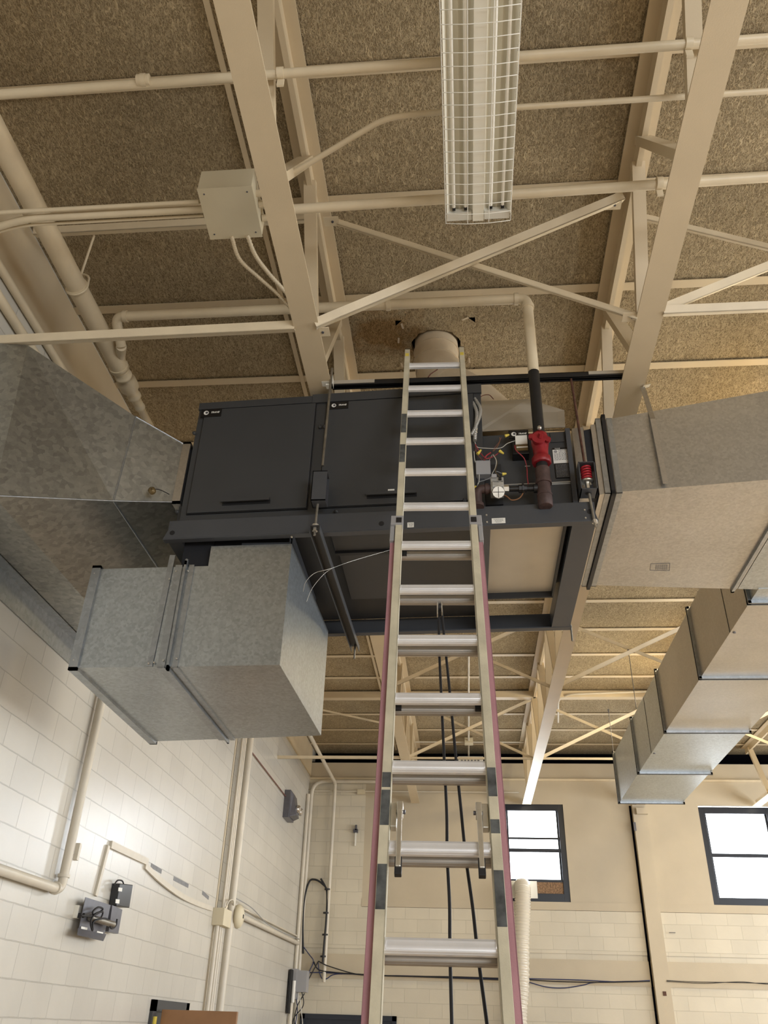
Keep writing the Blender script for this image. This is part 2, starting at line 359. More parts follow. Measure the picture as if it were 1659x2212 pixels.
# ceiling with a cut hole for the flue
hc = V((-0.13, 4.80, 0)); hr = 0.193; hs = 0.30
cb = MB()
def rect(x0, y0, x1, y1): cb.box((x0, y0, ZC), (x1, y1, ZC + 0.06))
rect(XL, YB, XR, hc.y - hs); rect(XL, hc.y + hs, XR, 16.3); rect(XL, hc.y - hs, hc.x - hs, hc.y + hs); rect(hc.x + hs, hc.y - hs, XR, hc.y + hs)
N = 32; inn = []; out_ = []
for k in range(N):
    a = 2 * math.pi * (k + 0.5) / N; r = hr + random.uniform(-0.008, 0.008); c_, s_ = math.cos(a), math.sin(a)
    inn.append(V((hc.x + r * c_, hc.y + r * s_, ZC))); q = hs / max(abs(c_), abs(s_)); out_.append(V((hc.x + q * c_, hc.y + q * s_, ZC)))
up6 = V((0, 0, 0.06))
for k in range(N):
    j = (k + 1) % N
    cb.add([inn[k], out_[k], out_[j], inn[j]], [(0, 1, 2, 3)])
    cb.add([inn[k], inn[j], inn[j] + up6, inn[k] + up6], [(0, 1, 2, 3)])
ceil = struct(cb.build('ceiling', 'wood_fibre'))
ceil.data.transform(Matrix.Translation(ceil.location)); ceil.location = (0, 0, 0)
tb_ = MB().box((hc.x - 0.4, hc.y - 0.4, ZC + 0.5), (hc.x + 0.4, hc.y + 0.4, ZC + 0.52))  # added dark box above the flue hole, blocks sky light from above
for q_ in (-0.4, 0.38): tb_.box((hc.x + q_, hc.y - 0.4, ZC + 0.06), (hc.x + q_ + 0.02, hc.y + 0.4, ZC + 0.5)).box((hc.x - 0.4, hc.y + q_, ZC + 0.06), (hc.x + 0.4, hc.y + q_ + 0.02, ZC + 0.5))
struct(tb_.build('trim_1', 'void'))
# far wall: windows pierce the smooth upper panel
wz0, wz1 = 1.93, 3.52
wins = [(0.66, 1.765), (4.10, 5.35)]
fw = MB(); y0, y1 = YF, YF + 0.2
def fwb(x0, x1, z0, z1): fw.box((x0, y0, z0), (x1, y1, z1))
fwb(-1.77, wins[0][0], wz0, 3.93); fwb(wins[0][1], wins[1][0], wz0, 3.93); fwb(wins[1][1], XR, wz0, 3.93)
for a, b in wins: fwb(a, b, wz1, 3.93)
struct(fw.build('wall_far', 'cream_wall'))
lo = MB().box((XL, YF - 0.006, ZF), (XR, YF + 0.2, 1.055)).box((XL, YF - 0.006, 1.165), (XR, YF + 0.2, wz0 - 0.13)).box((XL, YF - 0.006, wz0 - 0.13), (-1.77, YF + 0.2, 3.93))
lo.box((XL, YF + 0.02, 1.05), (XR, YF + 0.2, 1.17))
struct(lo.build('wall_far_lower', 'block_far'))
struct(MB().box((-1.77, YF - 0.012, wz0 - 0.125), (XR, YF + 0.15, wz0)).build('trim_2', 'cream_wall'))
struct(MB().box((XL, YF - 0.02, 0.72), (XR, YF + 0.1, 1.08)).build('trim_3', 'cream_wall'))
struct(MB().box((XL, YF + 0.03, 3.95), (XR, YF + 0.2, 4.255)).build('trim_4', 'cream_wall'))
struct(MB().box((XL, YF - 0.035, 3.925), (XR, YF + 0.1, 3.96)).build('trim_5', 'cream_conduit'))
struct(MB().box((XL, YF + 0.40, 4.262), (XR, YF + 0.45, ZC)).build('wall_far_recess', 'void'))  # recess back and ledge near-black, standing in for the shadow inside the gap
struct(MB().box((XL, YF + 0.02, 4.25), (XR, YF + 0.45, 4.262)).build('trim_6', 'void'))
# left wall: smooth bond beam at the top and lower ledge, plus the corner chase
struct(MB().box((XL, YB, 3.985), (XL + 0.012, YF, 4.5)).build('trim_7', 'cream_steel'))
# pilaster between the windows on the far wall, dark joint on its left
struct(MB().box((2.95, YF - 0.12, ZF), (3.19, YF, 3.5)).build('trim_8', 'cream_wall'))
struct(MB().box((2.915, YF - 0.02, ZF), (2.945, YF + 0.001, 3.5)).build('trim_9', 'void'))
# ceiling tees, dark gap line beside the near truss
for i, y in enumerate([4.25 + 0.845 * k for k in range(-5, 15)]):
    struct(MB().box((XL, y - 0.036, 4.515), (XR, y + 0.036, 4.521)).box((XL, y - 0.006, 4.52), (XR, y + 0.006, 4.56)).build('trim_%d' % (10 + i), 'cream_steel'))
for k, x in enumerate((-1.238, 1.46, 3.4, 5.4)):
    if k in (0,): struct(MB().box((x - 0.016, YB, 4.508), (x + 0.016, 15.6, 4.52)).build('trim_%d' % (40 + k), 'cream_steel'))

# windows
def window(n, x0, x1, z0, z1, bars):
    t = 0.10; yy0, yy1 = YF + 0.02, YF + 0.10
    f = MB().box((x0, yy0, z0), (x0 + t, yy1, z1)).box((x1 - t, yy0, z0), (x1, yy1, z1)).box((x0 + t, yy0, z1 - t * 1.1), (x1 - t, yy1, z1)).box((x0 + t, yy0, z0), (x1 - t, yy1, z0 + t * 1.3))
    for zb, h in bars: f.box((x0 + t, yy0 + 0.02, zb), (x1 - t, yy1 - 0.02, zb + h))
    f.box((x0 + t, yy0 + 0.045, z0), (x0 + t + 0.03, yy1 - 0.01, z1)).box((x1 - t - 0.03, yy0 + 0.045, z0), (x1 - t, yy1 - 0.01, z1))
    o = struct(f.build('window_%d' % n, 'window_black', bevel=0.003))
    g = MB().box((x0 + t, YF + 0.065, z0 + t), (x1 - t, YF + 0.07, z1 - t)).build('glass', 'window_glass', o)
    return o
wa = window(1, wins[0][0], wins[0][1], wz0, wz1, [(2.93, 0.035), (2.72, 0.06), (2.235, 0.05)])
MB().box((wins[0][0] + 0.09, YF + 0.035, wz0 + 0.11), (wins[0][1] - 0.09, YF + 0.06, 2.24)).build('osb_panel', 'osb', wa)['label'] = 'brown chipboard panel filling the bottom of the window'
window(2, wins[1][0], wins[1][1], wz0 - 0.015, wz1 - 0.02, [(2.68, 0.06)])

# doors
d1 = struct(MB().box((XL, 8.40, ZF), (XL + 0.03, 8.50, 0.19)).box((XL, 9.42, ZF), (XL + 0.03, 9.52, 0.19)).box((XL, 8.40, 0.10), (XL + 0.03, 9.52, 0.19)).box((XL, 8.5, ZF), (XL + 0.004, 9.42, 0.1)).build('door_1', 'unit_paint'))
leaf = MB().box((-2.76, 8.56, ZF + 0.02), (P(515, 2184, 1, 8.6).x, 8.605, P(430, 2183, 1, 8.6).z)).build('door_leaf', 'door_wood', d1, bevel=0.003); leaf['label'] = 'open brown wooden door leaf'
MB().box((-2.80, 8.44, -0.2), (-2.775, 8.50, 0.06)).build('strike_label', 'yellow', d1)
zt = P(750, 2192, 1, YF).z; xa, xb = P(650, 2195, 1, YF).x, P(857, 2200, 1, YF).x
d2 = struct(MB().box((xa, YF - 0.05, ZF), (xa + 0.07, YF + 0.02, zt)).box((xb - 0.07, YF - 0.05, ZF), (xb, YF + 0.02, zt)).box((xa, YF - 0.05, zt - 0.07), (xb, YF + 0.02, zt)).box((xa + 0.07, YF - 0.02, ZF), (xb - 0.07, YF + 0.0, zt - 0.07)).build('door_2', 'window_black'))

# ================================================================== ROOF TRUSSES
def truss(x, where):
    t = empty('roof_truss', (x, 5.0, 3.5), 'cream steel roof truss ' + where, 'roof truss', 'steel roof trusses')
    ya, yb = YB + 0.2, 15.42
    MB().box((x - 0.075, ya, 3.5), (x + 0.075, yb, 3.51)).box((x - 0.014, ya, 3.51), (x + 0.014, yb, 3.60)).build('bottom_chord', 'cream_steel', t)
    MB().box((x - 0.085, ya, 4.497), (x + 0.085, yb, 4.507)).box((x - 0.016, ya, 4.40), (x + 0.016, yb, 4.50)).build('top_chord', 'cream_steel', t)
    k = 0; y = 3.2 - 1.35 * 6
    while y + 0.4 < yb:
        if y > ya: MB().bar((x, y, 4.44), (x, y + 0.52, 3.54), 0.075, 0.045, (0, 1, 0)).build('web_post', 'cream_steel', t)
        if y + 1.35 < yb and y + 0.4 > ya: MB().bar((x, y + 0.68, 3.54), (x, y + 1.20, 4.44), 0.085, 0.05, (0, 1, 0)).build('web_diagonal', 'cream_steel', t)
        y += 1.35
    return t
truss(-0.857, 'left of the ladder with the metal junction box beside it')
truss(1.124, 'right of the ladder with the grey hanger strap on its edge')
truss(3.10, 'hidden above the long duct run beyond the window pilaster')
truss(5.085, 'farthest right, its end showing above the right window')

# bridging
def brace(a, b, label, sz=0.045, grp='steel bridging angles'):
    o = MB().angle(a, b, sz, 0.006, (0, -0.5, 1)).build('bridging_angle', 'cream_conduit')
    return tag(o, label, 'brace', grp)
xs = [-0.857, 1.124, 3.10, 5.085]; yb_ = 3.52
brace((xs[0] + 0.06, yb_ - 0.02, 3.49), (xs[1] - 0.05, 3.44, 4.41), 'near cream bracing angle rising right, crossing in front, above the flue', 0.055)
brace((xs[0] + 0.10, 3.50, 4.42), (xs[1] - 0.07, 3.55, 3.50), 'near cream bracing angle falling right behind its crossing partner', 0.034)
brace((XL, yb_ + 0.02, 3.50), (xs[0] - 0.07, yb_, 3.50), 'long cream angle running from left wall to the left truss below gas pipe', 0.055)
brace((XL + 0.08, 3.46, 4.40), (xs[0] - 0.0, 3.46, 4.40), 'cream ceiling angle running behind the metal junction box', 0.05)
brace((xs[1] + 0.07, yb_, 3.50), (xs[2], yb_, 3.50), 'level cream angle at right edge, above the big duct', 0.05)
brace((xs[1] + 0.08, yb_, 3.52), (xs[2], yb_, 4.42), 'cream bracing angle rising to the right edge of the picture', 0.05)
brace((xs[1] + 0.04, 3.58, 4.42), (xs[2], yb_ + 0.08, 3.52), 'cream bracing angle falling right beyond the right truss', 0.034)
for y, nm in ((9.55, 'middle'), (12.6, 'farthest')):
    for i, (a, b, wh) in enumerate(((0, 1, 'seen between the ladder rails'), (1, 2, 'left of the long duct run'), (2, 3, 'right of the long duct run'))):
        brace((xs[a] + 0.03, y, 3.51), (xs[b] - 0.03, y, 4.42), 'far cream bracing angle rising right in the %s row, %s' % (nm, wh), 0.05)
        brace((xs[a] + 0.03, y + 0.06, 4.42), (xs[b] - 0.03, y + 0.06, 3.51), 'far cream bracing angle falling right in the %s row, %s' % (nm, wh), 0.04)
brace((XL, 12.6, 3.51), (xs[0] - 0.03, 12.6, 3.51), 'far level cream angle from left wall to the left truss', 0.05)
brace((XL + 0.5, 12.3, 4.2), (xs[0] - 0.03, 12.62, 3.98), 'thin far cream angle above the emergency light', 0.03)
for a, b, wh in ((0, 1, 'seen past the ladder'), (1, 2, 'left of the long duct run')):
    brace((xs[a] + 0.03, 12.6, 3.51), (xs[b] - 0.03, 12.6, 3.51), 'far level cream angle under the crossed bracing, ' + wh, 0.035)
tag(MB().box((XL, 12.40, 4.40), (XR, 12.52, 4.50)).build('ceiling_channel', 'cream_steel'), 'deep cream steel channel crossing the far ceiling', 'channel')

for (x, y, z, wh) in ((xs[0] + 0.105, 3.47, 4.395, 'top of the left truss at the falling brace'), (xs[1] - 0.105, 3.45, 4.385, 'top of the right truss at the rising brace'), (xs[1] - 0.095, 3.545, 3.515, 'bottom of the right truss at the falling brace'), (xs[0] + 0.09, 3.55, 3.505, 'bottom of the left truss at the rising brace')):
    gpl = empty('gusset_plate', (x, y, z), 'small cream gusset plate with bolt at ' + wh, 'gusset plate', 'gusset plates of the near bracing')
    MB().box((x - 0.055, y - 0.035, z), (x + 0.04, y + 0.035, z + 0.006)).build('plate', 'cream_conduit', gpl)
    MB().disc_lathe((x, y, z), (0, 0, -1), ((-0.002, 0.009), (0.006, 0.008)), 8).build('bolt', 'mount_grey', gpl)

# ================================================================== PIPES UNDER THE CEILING
pipe('conduit', [(XL, 2.152, 3.79), (5.5, 2.127, 3.79)], 0.022, 'cream_conduit', 'long cream pipe crossing the top of the picture above the light', 'pipe')
cp = P(310, 173, 2, 3.79); tag(MB().tube([cp - V((0.03, 0, 0)), cp + V((0.03, 0, 0))], 0.027, 16).tube([cp - V((0.012, 0, 0)), cp + V((0.012, 0, 0))], 0.030, 16).build('pipe_coupling', 'cream_conduit'), 'ribbed coupling on the topmost cream pipe, upper left', 'coupling')
pipe('conduit', [P(560, 416, 2, 3.83), P(622, 380, 2, 3.83), P(830, 256, 2, 3.83), P(900, 246, 2, 3.83), P(1659, 196, 2, 3.83) + V((2.5, 0, 0))], 0.0145, 'cream_conduit', 'thin cream conduit bending behind the wire-guarded light', 'conduit', 0.12)
pipe('conduit', [(-0.95, 2.93, 3.83), (3.2, 2.868, 3.83)], 0.027, 'cream_conduit', 'cream pipe running from the junction box past the end of the guarded light', 'pipe')
e1 = V((-1.46, 3.0, 4.2))
pipe('conduit', [P(-30, 461, 2, 3.82), P(430, 436, 2, 3.82)], 0.0125, 'cream_conduit', 'thin upper conduit entering the junction box from the left wall', 'conduit')
pipe('conduit', [P(-60, 512, 2, 3.80), P(0, 488, 2, 3.82), P(60, 472, 2, 3.82), P(440, 452, 2, 3.82)], 0.021, 'cream_conduit', 'thick bent conduit entering the junction box from the left', 'conduit', 0.15)
pipe('conduit', [P(-60, 525, 2, 3.80), P(0, 499, 2, 3.82), P(60, 486, 2, 3.82), P(440, 466, 2, 3.82)], 0.0085, 'cream_conduit', 'thinnest lower conduit entering the junction box from the left', 'conduit', 0.15)
# junction box
jb = empty('junction_box', (-1.17, 2.84, 3.72), 'square cream metal junction box hung beside the left roof truss', 'electrical box')
zb = 3.74
c4 = [P(430, 409, 2, zb), P(549, 397, 2, zb), P(564, 508, 2, zb), P(450, 516, 2, zb)]
c4 = [V((-1.3246, 2.6996, zb)), V((-1.0340, 2.6996, zb)), V((-1.0468, 3.0250, zb)), V((-1.3402, 3.0250, zb))]
MB().hexa(c4 + [c + V((0, 0, 0.147)) for c in c4]).build('box_body', 'cream_box', jb, bevel=0.002)
cc = sum(c4, V()) / 4
MB().quadslab([cc + (c - cc) * 1.015 for c in c4][::-1], 0.004, (0, 0, -1)).build('box_cover', 'cream_box', jb)
for c in c4: MB().disc_lathe(cc + (c - cc) * 0.80 + V((0, 0, -0.004)), (0, 0, -1), ((0, 0.005), (0.003, 0.004)), 10).build('cover_screw', 'mount_grey', jb)
for yy in (2.80, 2.87, 2.96): MB().cyl((-1.04, yy, 3.81), (-0.90, yy, 3.82), 0.02).build('conduit_connector', 'cream_conduit', jb)
def flex(name, pts, r, mt, label, pitch=0.010):
    pl = catmull(pts, 24); out = [pl[0]]; 
    L = 0; dense = []
    for a, b in zip(pl, pl[1:]):
        n = max(1, int((b - a).length / (pitch / 4)))
        for k in range(n): dense.append(a.lerp(b, k / n))
    rs = [r * (1.0 + 0.12 * math.sin(i * math.pi / 2)) for i in range(len(dense))]
    return tag(MB().tube(dense, rs, 10).build(name, mt), label, 'flexible conduit')
flex('flexible_conduit', [P(500, 510, 2, 3.74), P(518, 560, 2, 3.7), P(560, 600, 2, 3.7), P(600, 635, 2, 3.68), P(630, 668, 2, 3.66), P(655, 700, 2, 3.65), (-0.87, 3.95, 3.64)], 0.011, 'cream_conduit', 'left ribbed conduit curving from the junction box behind the truss')
flex('flexible_conduit', [P(534, 508, 2, 3.74), P(552, 552, 2, 3.7), P(580, 590, 2, 3.7), P(607, 620, 2, 3.68), P(632, 650, 2, 3.66), P(657, 690, 2, 3.65), (-0.84, 3.95, 3.64)], 0.012, 'cream_conduit', 'right ribbed conduit curving from the junction box behind the truss')

# gas pipe to the heater
YG = 3.90
g0 = P(248, 690, 1, YG); g1 = P(1133, 643, 1, YG); g1.y = YG
gp = empty('gas_pipe', (0.49, YG, 2.5), 'gas pipe crossing the ceiling, cream above and black where it drops to the heater', 'pipe')
zg = 4.075; xr = 0.487
gl = V((g0.x, YG, zg)); low = P(262, 748, 2, 3.97)
MB().tube(rounded([low, gl + V((0, 0, 0.0)), V((xr, YG, zg)), V((xr, YG, 3.44))], 0.06, 6), 0.034, 16).build('cream_run', 'cream_conduit', gp)
for c, a in ((V((xr - 0.07, YG, zg)), (1, 0, 0)), (V((xr, YG, zg - 0.08)), (0, 0, 1)), (gl + V((0.07, 0, 0)), (1, 0, 0)), (V((-0.42, YG, zg)), (1, 0, 0))):
    MB().tube([c - V(a) * 0.014, c + V(a) * 0.014], 0.041, 18).build('pipe_fitting', 'cream_conduit', gp)
MB().cyl((xr, YG, 3.45), (xr, YG, 2.93), 0.0335, 18).build('black_drop', 'black_iron', gp)['label'] = 'black iron lower length'
# big insulated pipe at the left
bp_ = empty('insulated_pipe', (-2.41, 3.0, 3.95), 'fat cream pipe along the left side under the ceiling', 'pipe')
bx = -2.41; bz = 4.02
ye = P(262, 800, 2, bz).y
MB().tube([(bx, 0.3, bz), (bx, ye, bz)], 0.064, 20).build('pipe_body', 'cream_conduit', bp_)
prof = [(0, 0.071), (0.03, 0.071), (0.031, 0.06), (0.10, 0.058), (0.101, 0.064), (0.12, 0.064), (0.121, 0.055), (0.16, 0.072), (0.24, 0.072), (0.27, 0.05), (0.33, 0.046), (0.331, 0.052), (0.35, 0.052), (0.351, 0.04), (0.45, 0.035), (0.451, 0.04), (0.48, 0.04), (0.481, 0.031), (1.0, 0.031)]
MB().disc_lathe((bx, ye - 0.05, bz), (0, 1, 0), prof, 20).build('reducer_fittings', 'cream_conduit', bp_)
MB().tube([(bx, ye + 0.9, bz), (bx - 0.02, 9, bz)], 0.024, 12).build('narrow_run', 'cream_conduit', bp_)
MB().tube([low, P(258, 775, 2, bz + 0.03), V((bx, ye + 0.16, bz))], [0.036, 0.04, 0.04], 14).build('branch_tee', 'cream_conduit', bp_)
ch = empty('pipe_hanger', P(185, 600, 2, 3.9), 'clevis hanger and bent rod holding the fat cream pipe', 'hanger')
cy = P(172, 620, 2, bz).y
MB().tube([(bx, cy - 0.012, bz), (bx, cy + 0.012, bz)], 0.072, 20).tube([(bx + 0.07 * math.cos(a), cy, bz + 0.07 * math.sin(a) + (0.05 if 0 < a < 3.1 else 0)) for a in [k * math.pi / 8 for k in range(17)]], 0.008, 6).build('clevis', 'cream_conduit', ch)
MB().tube([(bx, cy, bz + 0.10), P(203, 510, 2, 4.42), P(200, 500, 2, 4.44), P(203, 488, 2, 4.5)], 0.008, 8).build('rod', 'cream_conduit', ch)
# two pipes on the left wall near the top
pipe('wall_pipe', [(XL + 0.03, YB + 0.3, 3.955), (XL + 0.03, 8, 3.955)], 0.028, 'cream_conduit', 'upper cream pipe clipped along the top of the left wall')
pipe('wall_pipe', [(XL + 0.035, YB + 0.3, 3.775), (XL + 0.035, 8, 3.775)], 0.032, 'cream_conduit', 'lower cream pipe along the top of the left wall, at picture edge')
# clips
def clip(px, py, x, y, z, r, label):
    o = empty('pipe_clip', (x, y, z), label, 'clip', 'cream pipe clips')
    MB().tube([(x - 0.016, y, z), (x + 0.016, y, z)], r + 0.005, 16).build('clip_band', 'cream_conduit', o)
    MB().box((x - 0.016, y + r - 0.006, z - 0.07), (x + 0.016, y + r + 0.004, z)).build('clip_tab', 'cream_conduit', o)
clip(605, 155, P(605, 153, 2, 3.79).x, 2.142, 3.79, 0.022, 'cream clip holding the top pipe beside the left truss')
clip(1488, 92, P(1488, 92, 2, 3.79).x, 2.136, 3.79, 0.022, 'cream clip holding the top pipe beside the right truss')
clip(1425, 380, P(1428, 380, 2, 3.83).x, 2.89, 3.83, 0.027, 'cream clamp on the second pipe beside the right truss')

# ================================================================== GUARDED STRIP LIGHT
def strip_light(x, ya, yb, z, label, guard, lit):
    w2 = 0.160; t = empty('strip_light', (x, yb, z), label, 'ceiling light', 'fluorescent high-bay strip lights')
    prof = [(-w2, 0.0), (-w2 + 0.01, 0.012), (-0.125, 0.055), (-0.095, 0.03), (-0.065, 0.055), (-0.03, 0.012), (-0.03, 0.0), (0.03, 0.0), (0.03, 0.012), (0.065, 0.055), (0.095, 0.03), (0.125, 0.055), (w2 - 0.01, 0.012), (w2, 0.0)]
    m_ = MB(); top = 0.075
    for (a, b), (c, d) in zip(prof, prof[1:]):
        m_.add([(x + a, ya, z + b), (x + c, ya, z + d), (x + c, yb, z + d), (x + a, yb, z + b), (x + a, ya, z + top), (x + c, ya, z + top), (x + c, yb, z + top), (x + a, yb, z + top)],
               [(0, 1, 2, 3), (4, 7, 6, 5), (0, 4, 5, 1), (3, 2, 6, 7)])
    m_.box((x - w2 - 0.002, ya, z - 0.004), (x - w2, yb, z + top)).box((x + w2, ya, z - 0.004), (x + w2 + 0.002, yb, z + top))
    m_.build('reflector_housing', 'fixture_white', t)
    MB().box((x - 0.028, ya, z - 0.012), (x + 0.028, yb - 0.0, z + 0.002)).build('ballast_cover', 'fixture_white', t)
    for xx in (-0.125, -0.065, 0.065, 0.125):
        MB().cyl((x + xx, ya + 0.05, z + 0.012), (x + xx, yb - 0.075, z + 0.012), 0.0085, 12).build('tube_lamp', 'lit_tube' if lit else 'tube_glass', t)
        s = MB().box((x + xx - 0.008, yb - 0.075, z + 0.002), (x + xx + 0.008, yb - 0.06, z + 0.03)); s.build('lamp_socket', 'black_gloss', t)
    MB().box((x - w2, yb - 0.05, z - 0.002), (x - 0.032, yb, z + 0.03)).build('end_plate', 'reflector', t)
    MB().box((x + 0.032, yb - 0.05, z - 0.002), (x + w2, yb, z + 0.03)).build('end_plate', 'reflector', t)
    if guard:
        g = MB(); zz = z - 0.022; n = 0; y = yb + 0.008
        while y > ya:
            g.tube([(x - w2 - 0.012, y, z + 0.05), (x - w2 - 0.008, y, zz + 0.012), (x - 0.06, y - 0.0, zz), (x + 0.06, y, zz), (x + w2 + 0.008, y, zz + 0.012), (x + w2 + 0.012, y, z + 0.05)], 0.0019, 6)
            y -= 0.060
        for xx, zq in ((-w2 - 0.01, 0.05), (-w2 - 0.008, -0.01), (-0.055, -0.022), (0.055, -0.022), (w2 + 0.008, -0.01), (w2 + 0.01, 0.05)):
            g.tube([(x + xx, ya, z + zq), (x + xx, yb + 0.008, z + zq)], 0.0019, 6)
        g.build('wire_guard', 'white_paint', t)
    for yy in (ya + 0.3, yb - 0.35): MB().cyl((x, yy, z + top), (x, yy, 4.52), 0.004, 8).build('hanger_rod', 'zinc', t)
    return t
strip_light(0.1455, -0.6, 2.893, 3.62, 'unlit fluorescent strip light under a white wire guard, top of picture', True, False)
strip_light(3.05, 4.7, 6.9, 4.05, 'lit strip light beyond the right edge over the big duct', False, True)
strip_light(3.35, 10.0, 12.0, 4.05, 'lit strip light hidden behind the far end of the long duct', False, True)

# ================================================================== HEATER UNIT
YU = 3.995; SL = -0.044
def U(x, d, z): return V((x, YU + SL * x + d, z))
def PU(px, py, d=0.0): return PP(px, py, (0, YU + d, 0), (-SL, 1, 0))
def ubox(mb, x0, x1, d0, d1, z0, z1):
    return mb.hexa([U(x0, d0, z0), U(x1, d0, z0), U(x1, d1, z0), U(x0, d1, z0), U(x0, d0, z1), U(x1, d0, z1), U(x1, d1, z1), U(x0, d1, z1)])
zu0, zu1 = 2.505, 3.425; ux0, uxm, ux1 = -1.645, 0.165, 0.665; DP = 1.33
unit = empty('duct_furnace', U(-0.5, 0.6, 2.38), 'large dark grey duct heater unit hung behind the ladder', 'heating unit')
MB_ = MB(); ubox(MB_, ux0, uxm, 0.012, DP, zu0, zu1); MB_.build('cabinet', 'unit_paint', unit, bevel=0.004)
# lid flange
l = MB(); ubox(l, ux0 - 0.004, -0.90, 0.0, 0.02, zu1 - 0.05, zu1 + 0.004); ubox(l, -0.90, uxm + 0.004, -0.004, 0.02, zu1 - 0.055, zu1 + 0.012); l.build('top_flange', 'unit_paint', unit, bevel=0.002)
def door(x0, x1, z0, z1, nm='access_door'):
    d = MB(); ubox(d, x0, x1, -0.006, 0.012, z0, z1); o = d.build(nm, 'unit_paint', unit, bevel=0.003)
    g = MB(); e = 0.005
    for a, b, c, f in ((x0 - e, x0, z0 - e, z1 + e), (x1, x1 + e, z0 - e, z1 + e), (x0, x1, z0 - e, z0), (x0, x1, z1, z1 + e)): ubox(g, a, b, 0.004, 0.0125, c, f)
    g.build('door_gap', 'black', unit); return o
xd = PU(690, 1000).x
dl = door(ux0 + 0.045, -0.875, zu0 + 0.075, zu1 - 0.060); dr = door(-0.80, uxm - 0.05, zu0 + 0.075, zu1 - 0.063)
def handle(px0, px1, py, par):
    a = PU(px0, py + 4, -0.02); b = PU(px1, py - 3, -0.02); z = (a.z + b.z) / 2; h = MB()
    ubox(h, a.x, b.x, -0.034, -0.005, z - 0.002, z + 0.006); ubox(h, a.x, b.x, -0.036, -0.031, z - 0.012, z + 0.006)
    h.build('pull_handle', 'unit_paint', par); h2 = MB(); ubox(h2, a.x, b.x, -0.0075, -0.0058, z - 0.022, z - 0.002); h2.build('handle_recess', 'black', par)
handle(479, 583, 1080, dl); handle(792, 900, 1065, dr)
for (px, py) in ((419, 935), (691, 921), (701, 921), (726, 1104), (1004, 1080), (382, 1105)):
    c = PU(px, py, -0.005); MB().disc_lathe(c, (0, -1, 0), ((-0.01, 0.011), (0.004, 0.011), (0.006, 0.006), (0.009, 0.005)), 12).build('latch_button', 'unit_paint', unit)
def badge(px0, py0, px1, py1, par, d=-0.008, s=1.0, d2=0.002):
    a = PU(px0, py0, d); b = PU(px1, py1, d); cx_ = (a.x + b.x) / 2; cz = (a.z + b.z) / 2; w2 = (b.x - a.x) / 2; h2 = abs(a.z - b.z) / 2
    k = MB(); ubox(k, cx_ - w2, cx_ + w2, d - 0.002, d + 0.004, cz - h2, cz + h2)
    o = k.build('badge_plate', 'black_gloss', par)
    c = U(cx_ - w2 * 0.48, d - 0.003, cz)
    MB().disc_lathe(c, (0, -1, 0), ((0, h2 * 0.52), (0.001, h2 * 0.52)), 20).build('badge_emblem', 'label_white', par)
    MB().disc_lathe(c + V((h2 * 0.12, -0.001, h2 * 0.02)), (0, -1, 0), ((0, h2 * 0.28), (0.001, h2 * 0.28)), 16).build('badge_emblem_core', 'mount_grey', par)
    M = basis(U(cx_ + w2 * 0.38, d - 0.003, cz + 0.001), (1, SL, 0.0), (0, 0, 1))
    text_mesh('TRANE', w2 * 0.26, M, 'badge_lettering', 'label_white', par, 0.0005, 0.25, True)
badge(436, 885, 477, 899, dl); badge(711, 870, 752, 882, dr)
# long slim end collar on the left of the cabinet
k = MB(); ubox(k, ux0 - 0.035, ux0, 0.06, DP - 0.1, 2.56, 3.10); k.build('inlet_collar', 'unit_paint', unit)
# burner compartment on the right
zs = PU(1120, 918, 0.03).z
k = MB(); ubox(k, uxm, ux1, 0.05, 0.93, zu0 + 0.005, 3.07); k.build('burner_cabinet', 'unit_paint', unit, bevel=0.003)
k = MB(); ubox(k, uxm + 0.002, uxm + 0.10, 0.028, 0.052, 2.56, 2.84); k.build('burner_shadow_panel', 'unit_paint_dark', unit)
k = MB(); ubox(k, uxm, ux1 + 0.01, 0.035, 0.05, 2.695, 2.70); ubox(k, uxm + 0.3, ux1, 0.047, 0.05, 2.69, 2.70); k.build('fold_line', 'galv_box', unit)
k = MB(); ubox(k, ux1 - 0.012, ux1 + 0.014, 0.02, 0.06, 2.52, 3.07); k.build('edge_flange', 'rail_paint', unit)
k = MB(); ubox(k, ux1 - 0.10, ux1 - 0.02, 0.044, 0.05, 2.99, 3.06); k.build('knockout_plate', 'unit_paint', unit)
# sloping galvanised top panel behind the compartment
d_ = 0.42
pts = [PU(1024, 933, 0.055), PU(1221, 922, 0.055), PU(1219, 886, d_), PU(1140, 862, d_), PU(1016, 868, d_)]
MB().quadslab(pts, 0.01, (0, 1, 0.3)).build('draft_hood_panel', 'pan_galv', unit)['label'] = 'bare sloping sheet metal top panel'
k = MB(); ubox(k, uxm, ux1, d_ + 0.02, 0.93, 3.05, 3.28); k.build('heat_exchanger_casing', 'pan_galv', unit)
# shadow gap side of the main cabinet already real geometry
# transformer block
tr = MB(); a = PU(1105, 949, 0.02); b = PU(1143, 988, 0.02)
ubox(tr, a.x, b.x, -0.02, 0.05, b.z, a.z); tb = tr.build('transformer', 'black_gloss', unit, bevel=0.003)
k = MB(); ubox(k, a.x + 0.018, b.x - 0.008, -0.030, -0.02, a.z - 0.075, a.z - 0.012); k.build('transformer_label', 'label_white', tb)
k = MB(); ubox(k, a.x + 0.018, b.x - 0.008, -0.026, -0.02, b.z + 0.02, a.z - 0.077); k.build('coil_core', 'coil_brass', tb)
k = MB(); ubox(k, a.x + 0.022, b.x - 0.008, -0.030, -0.025, b.z + 0.038, b.z + 0.046); k.build('coil_sticker', 'label_white', tb)
badge(1098, 931, 1142, 945, tb, d=-0.025)
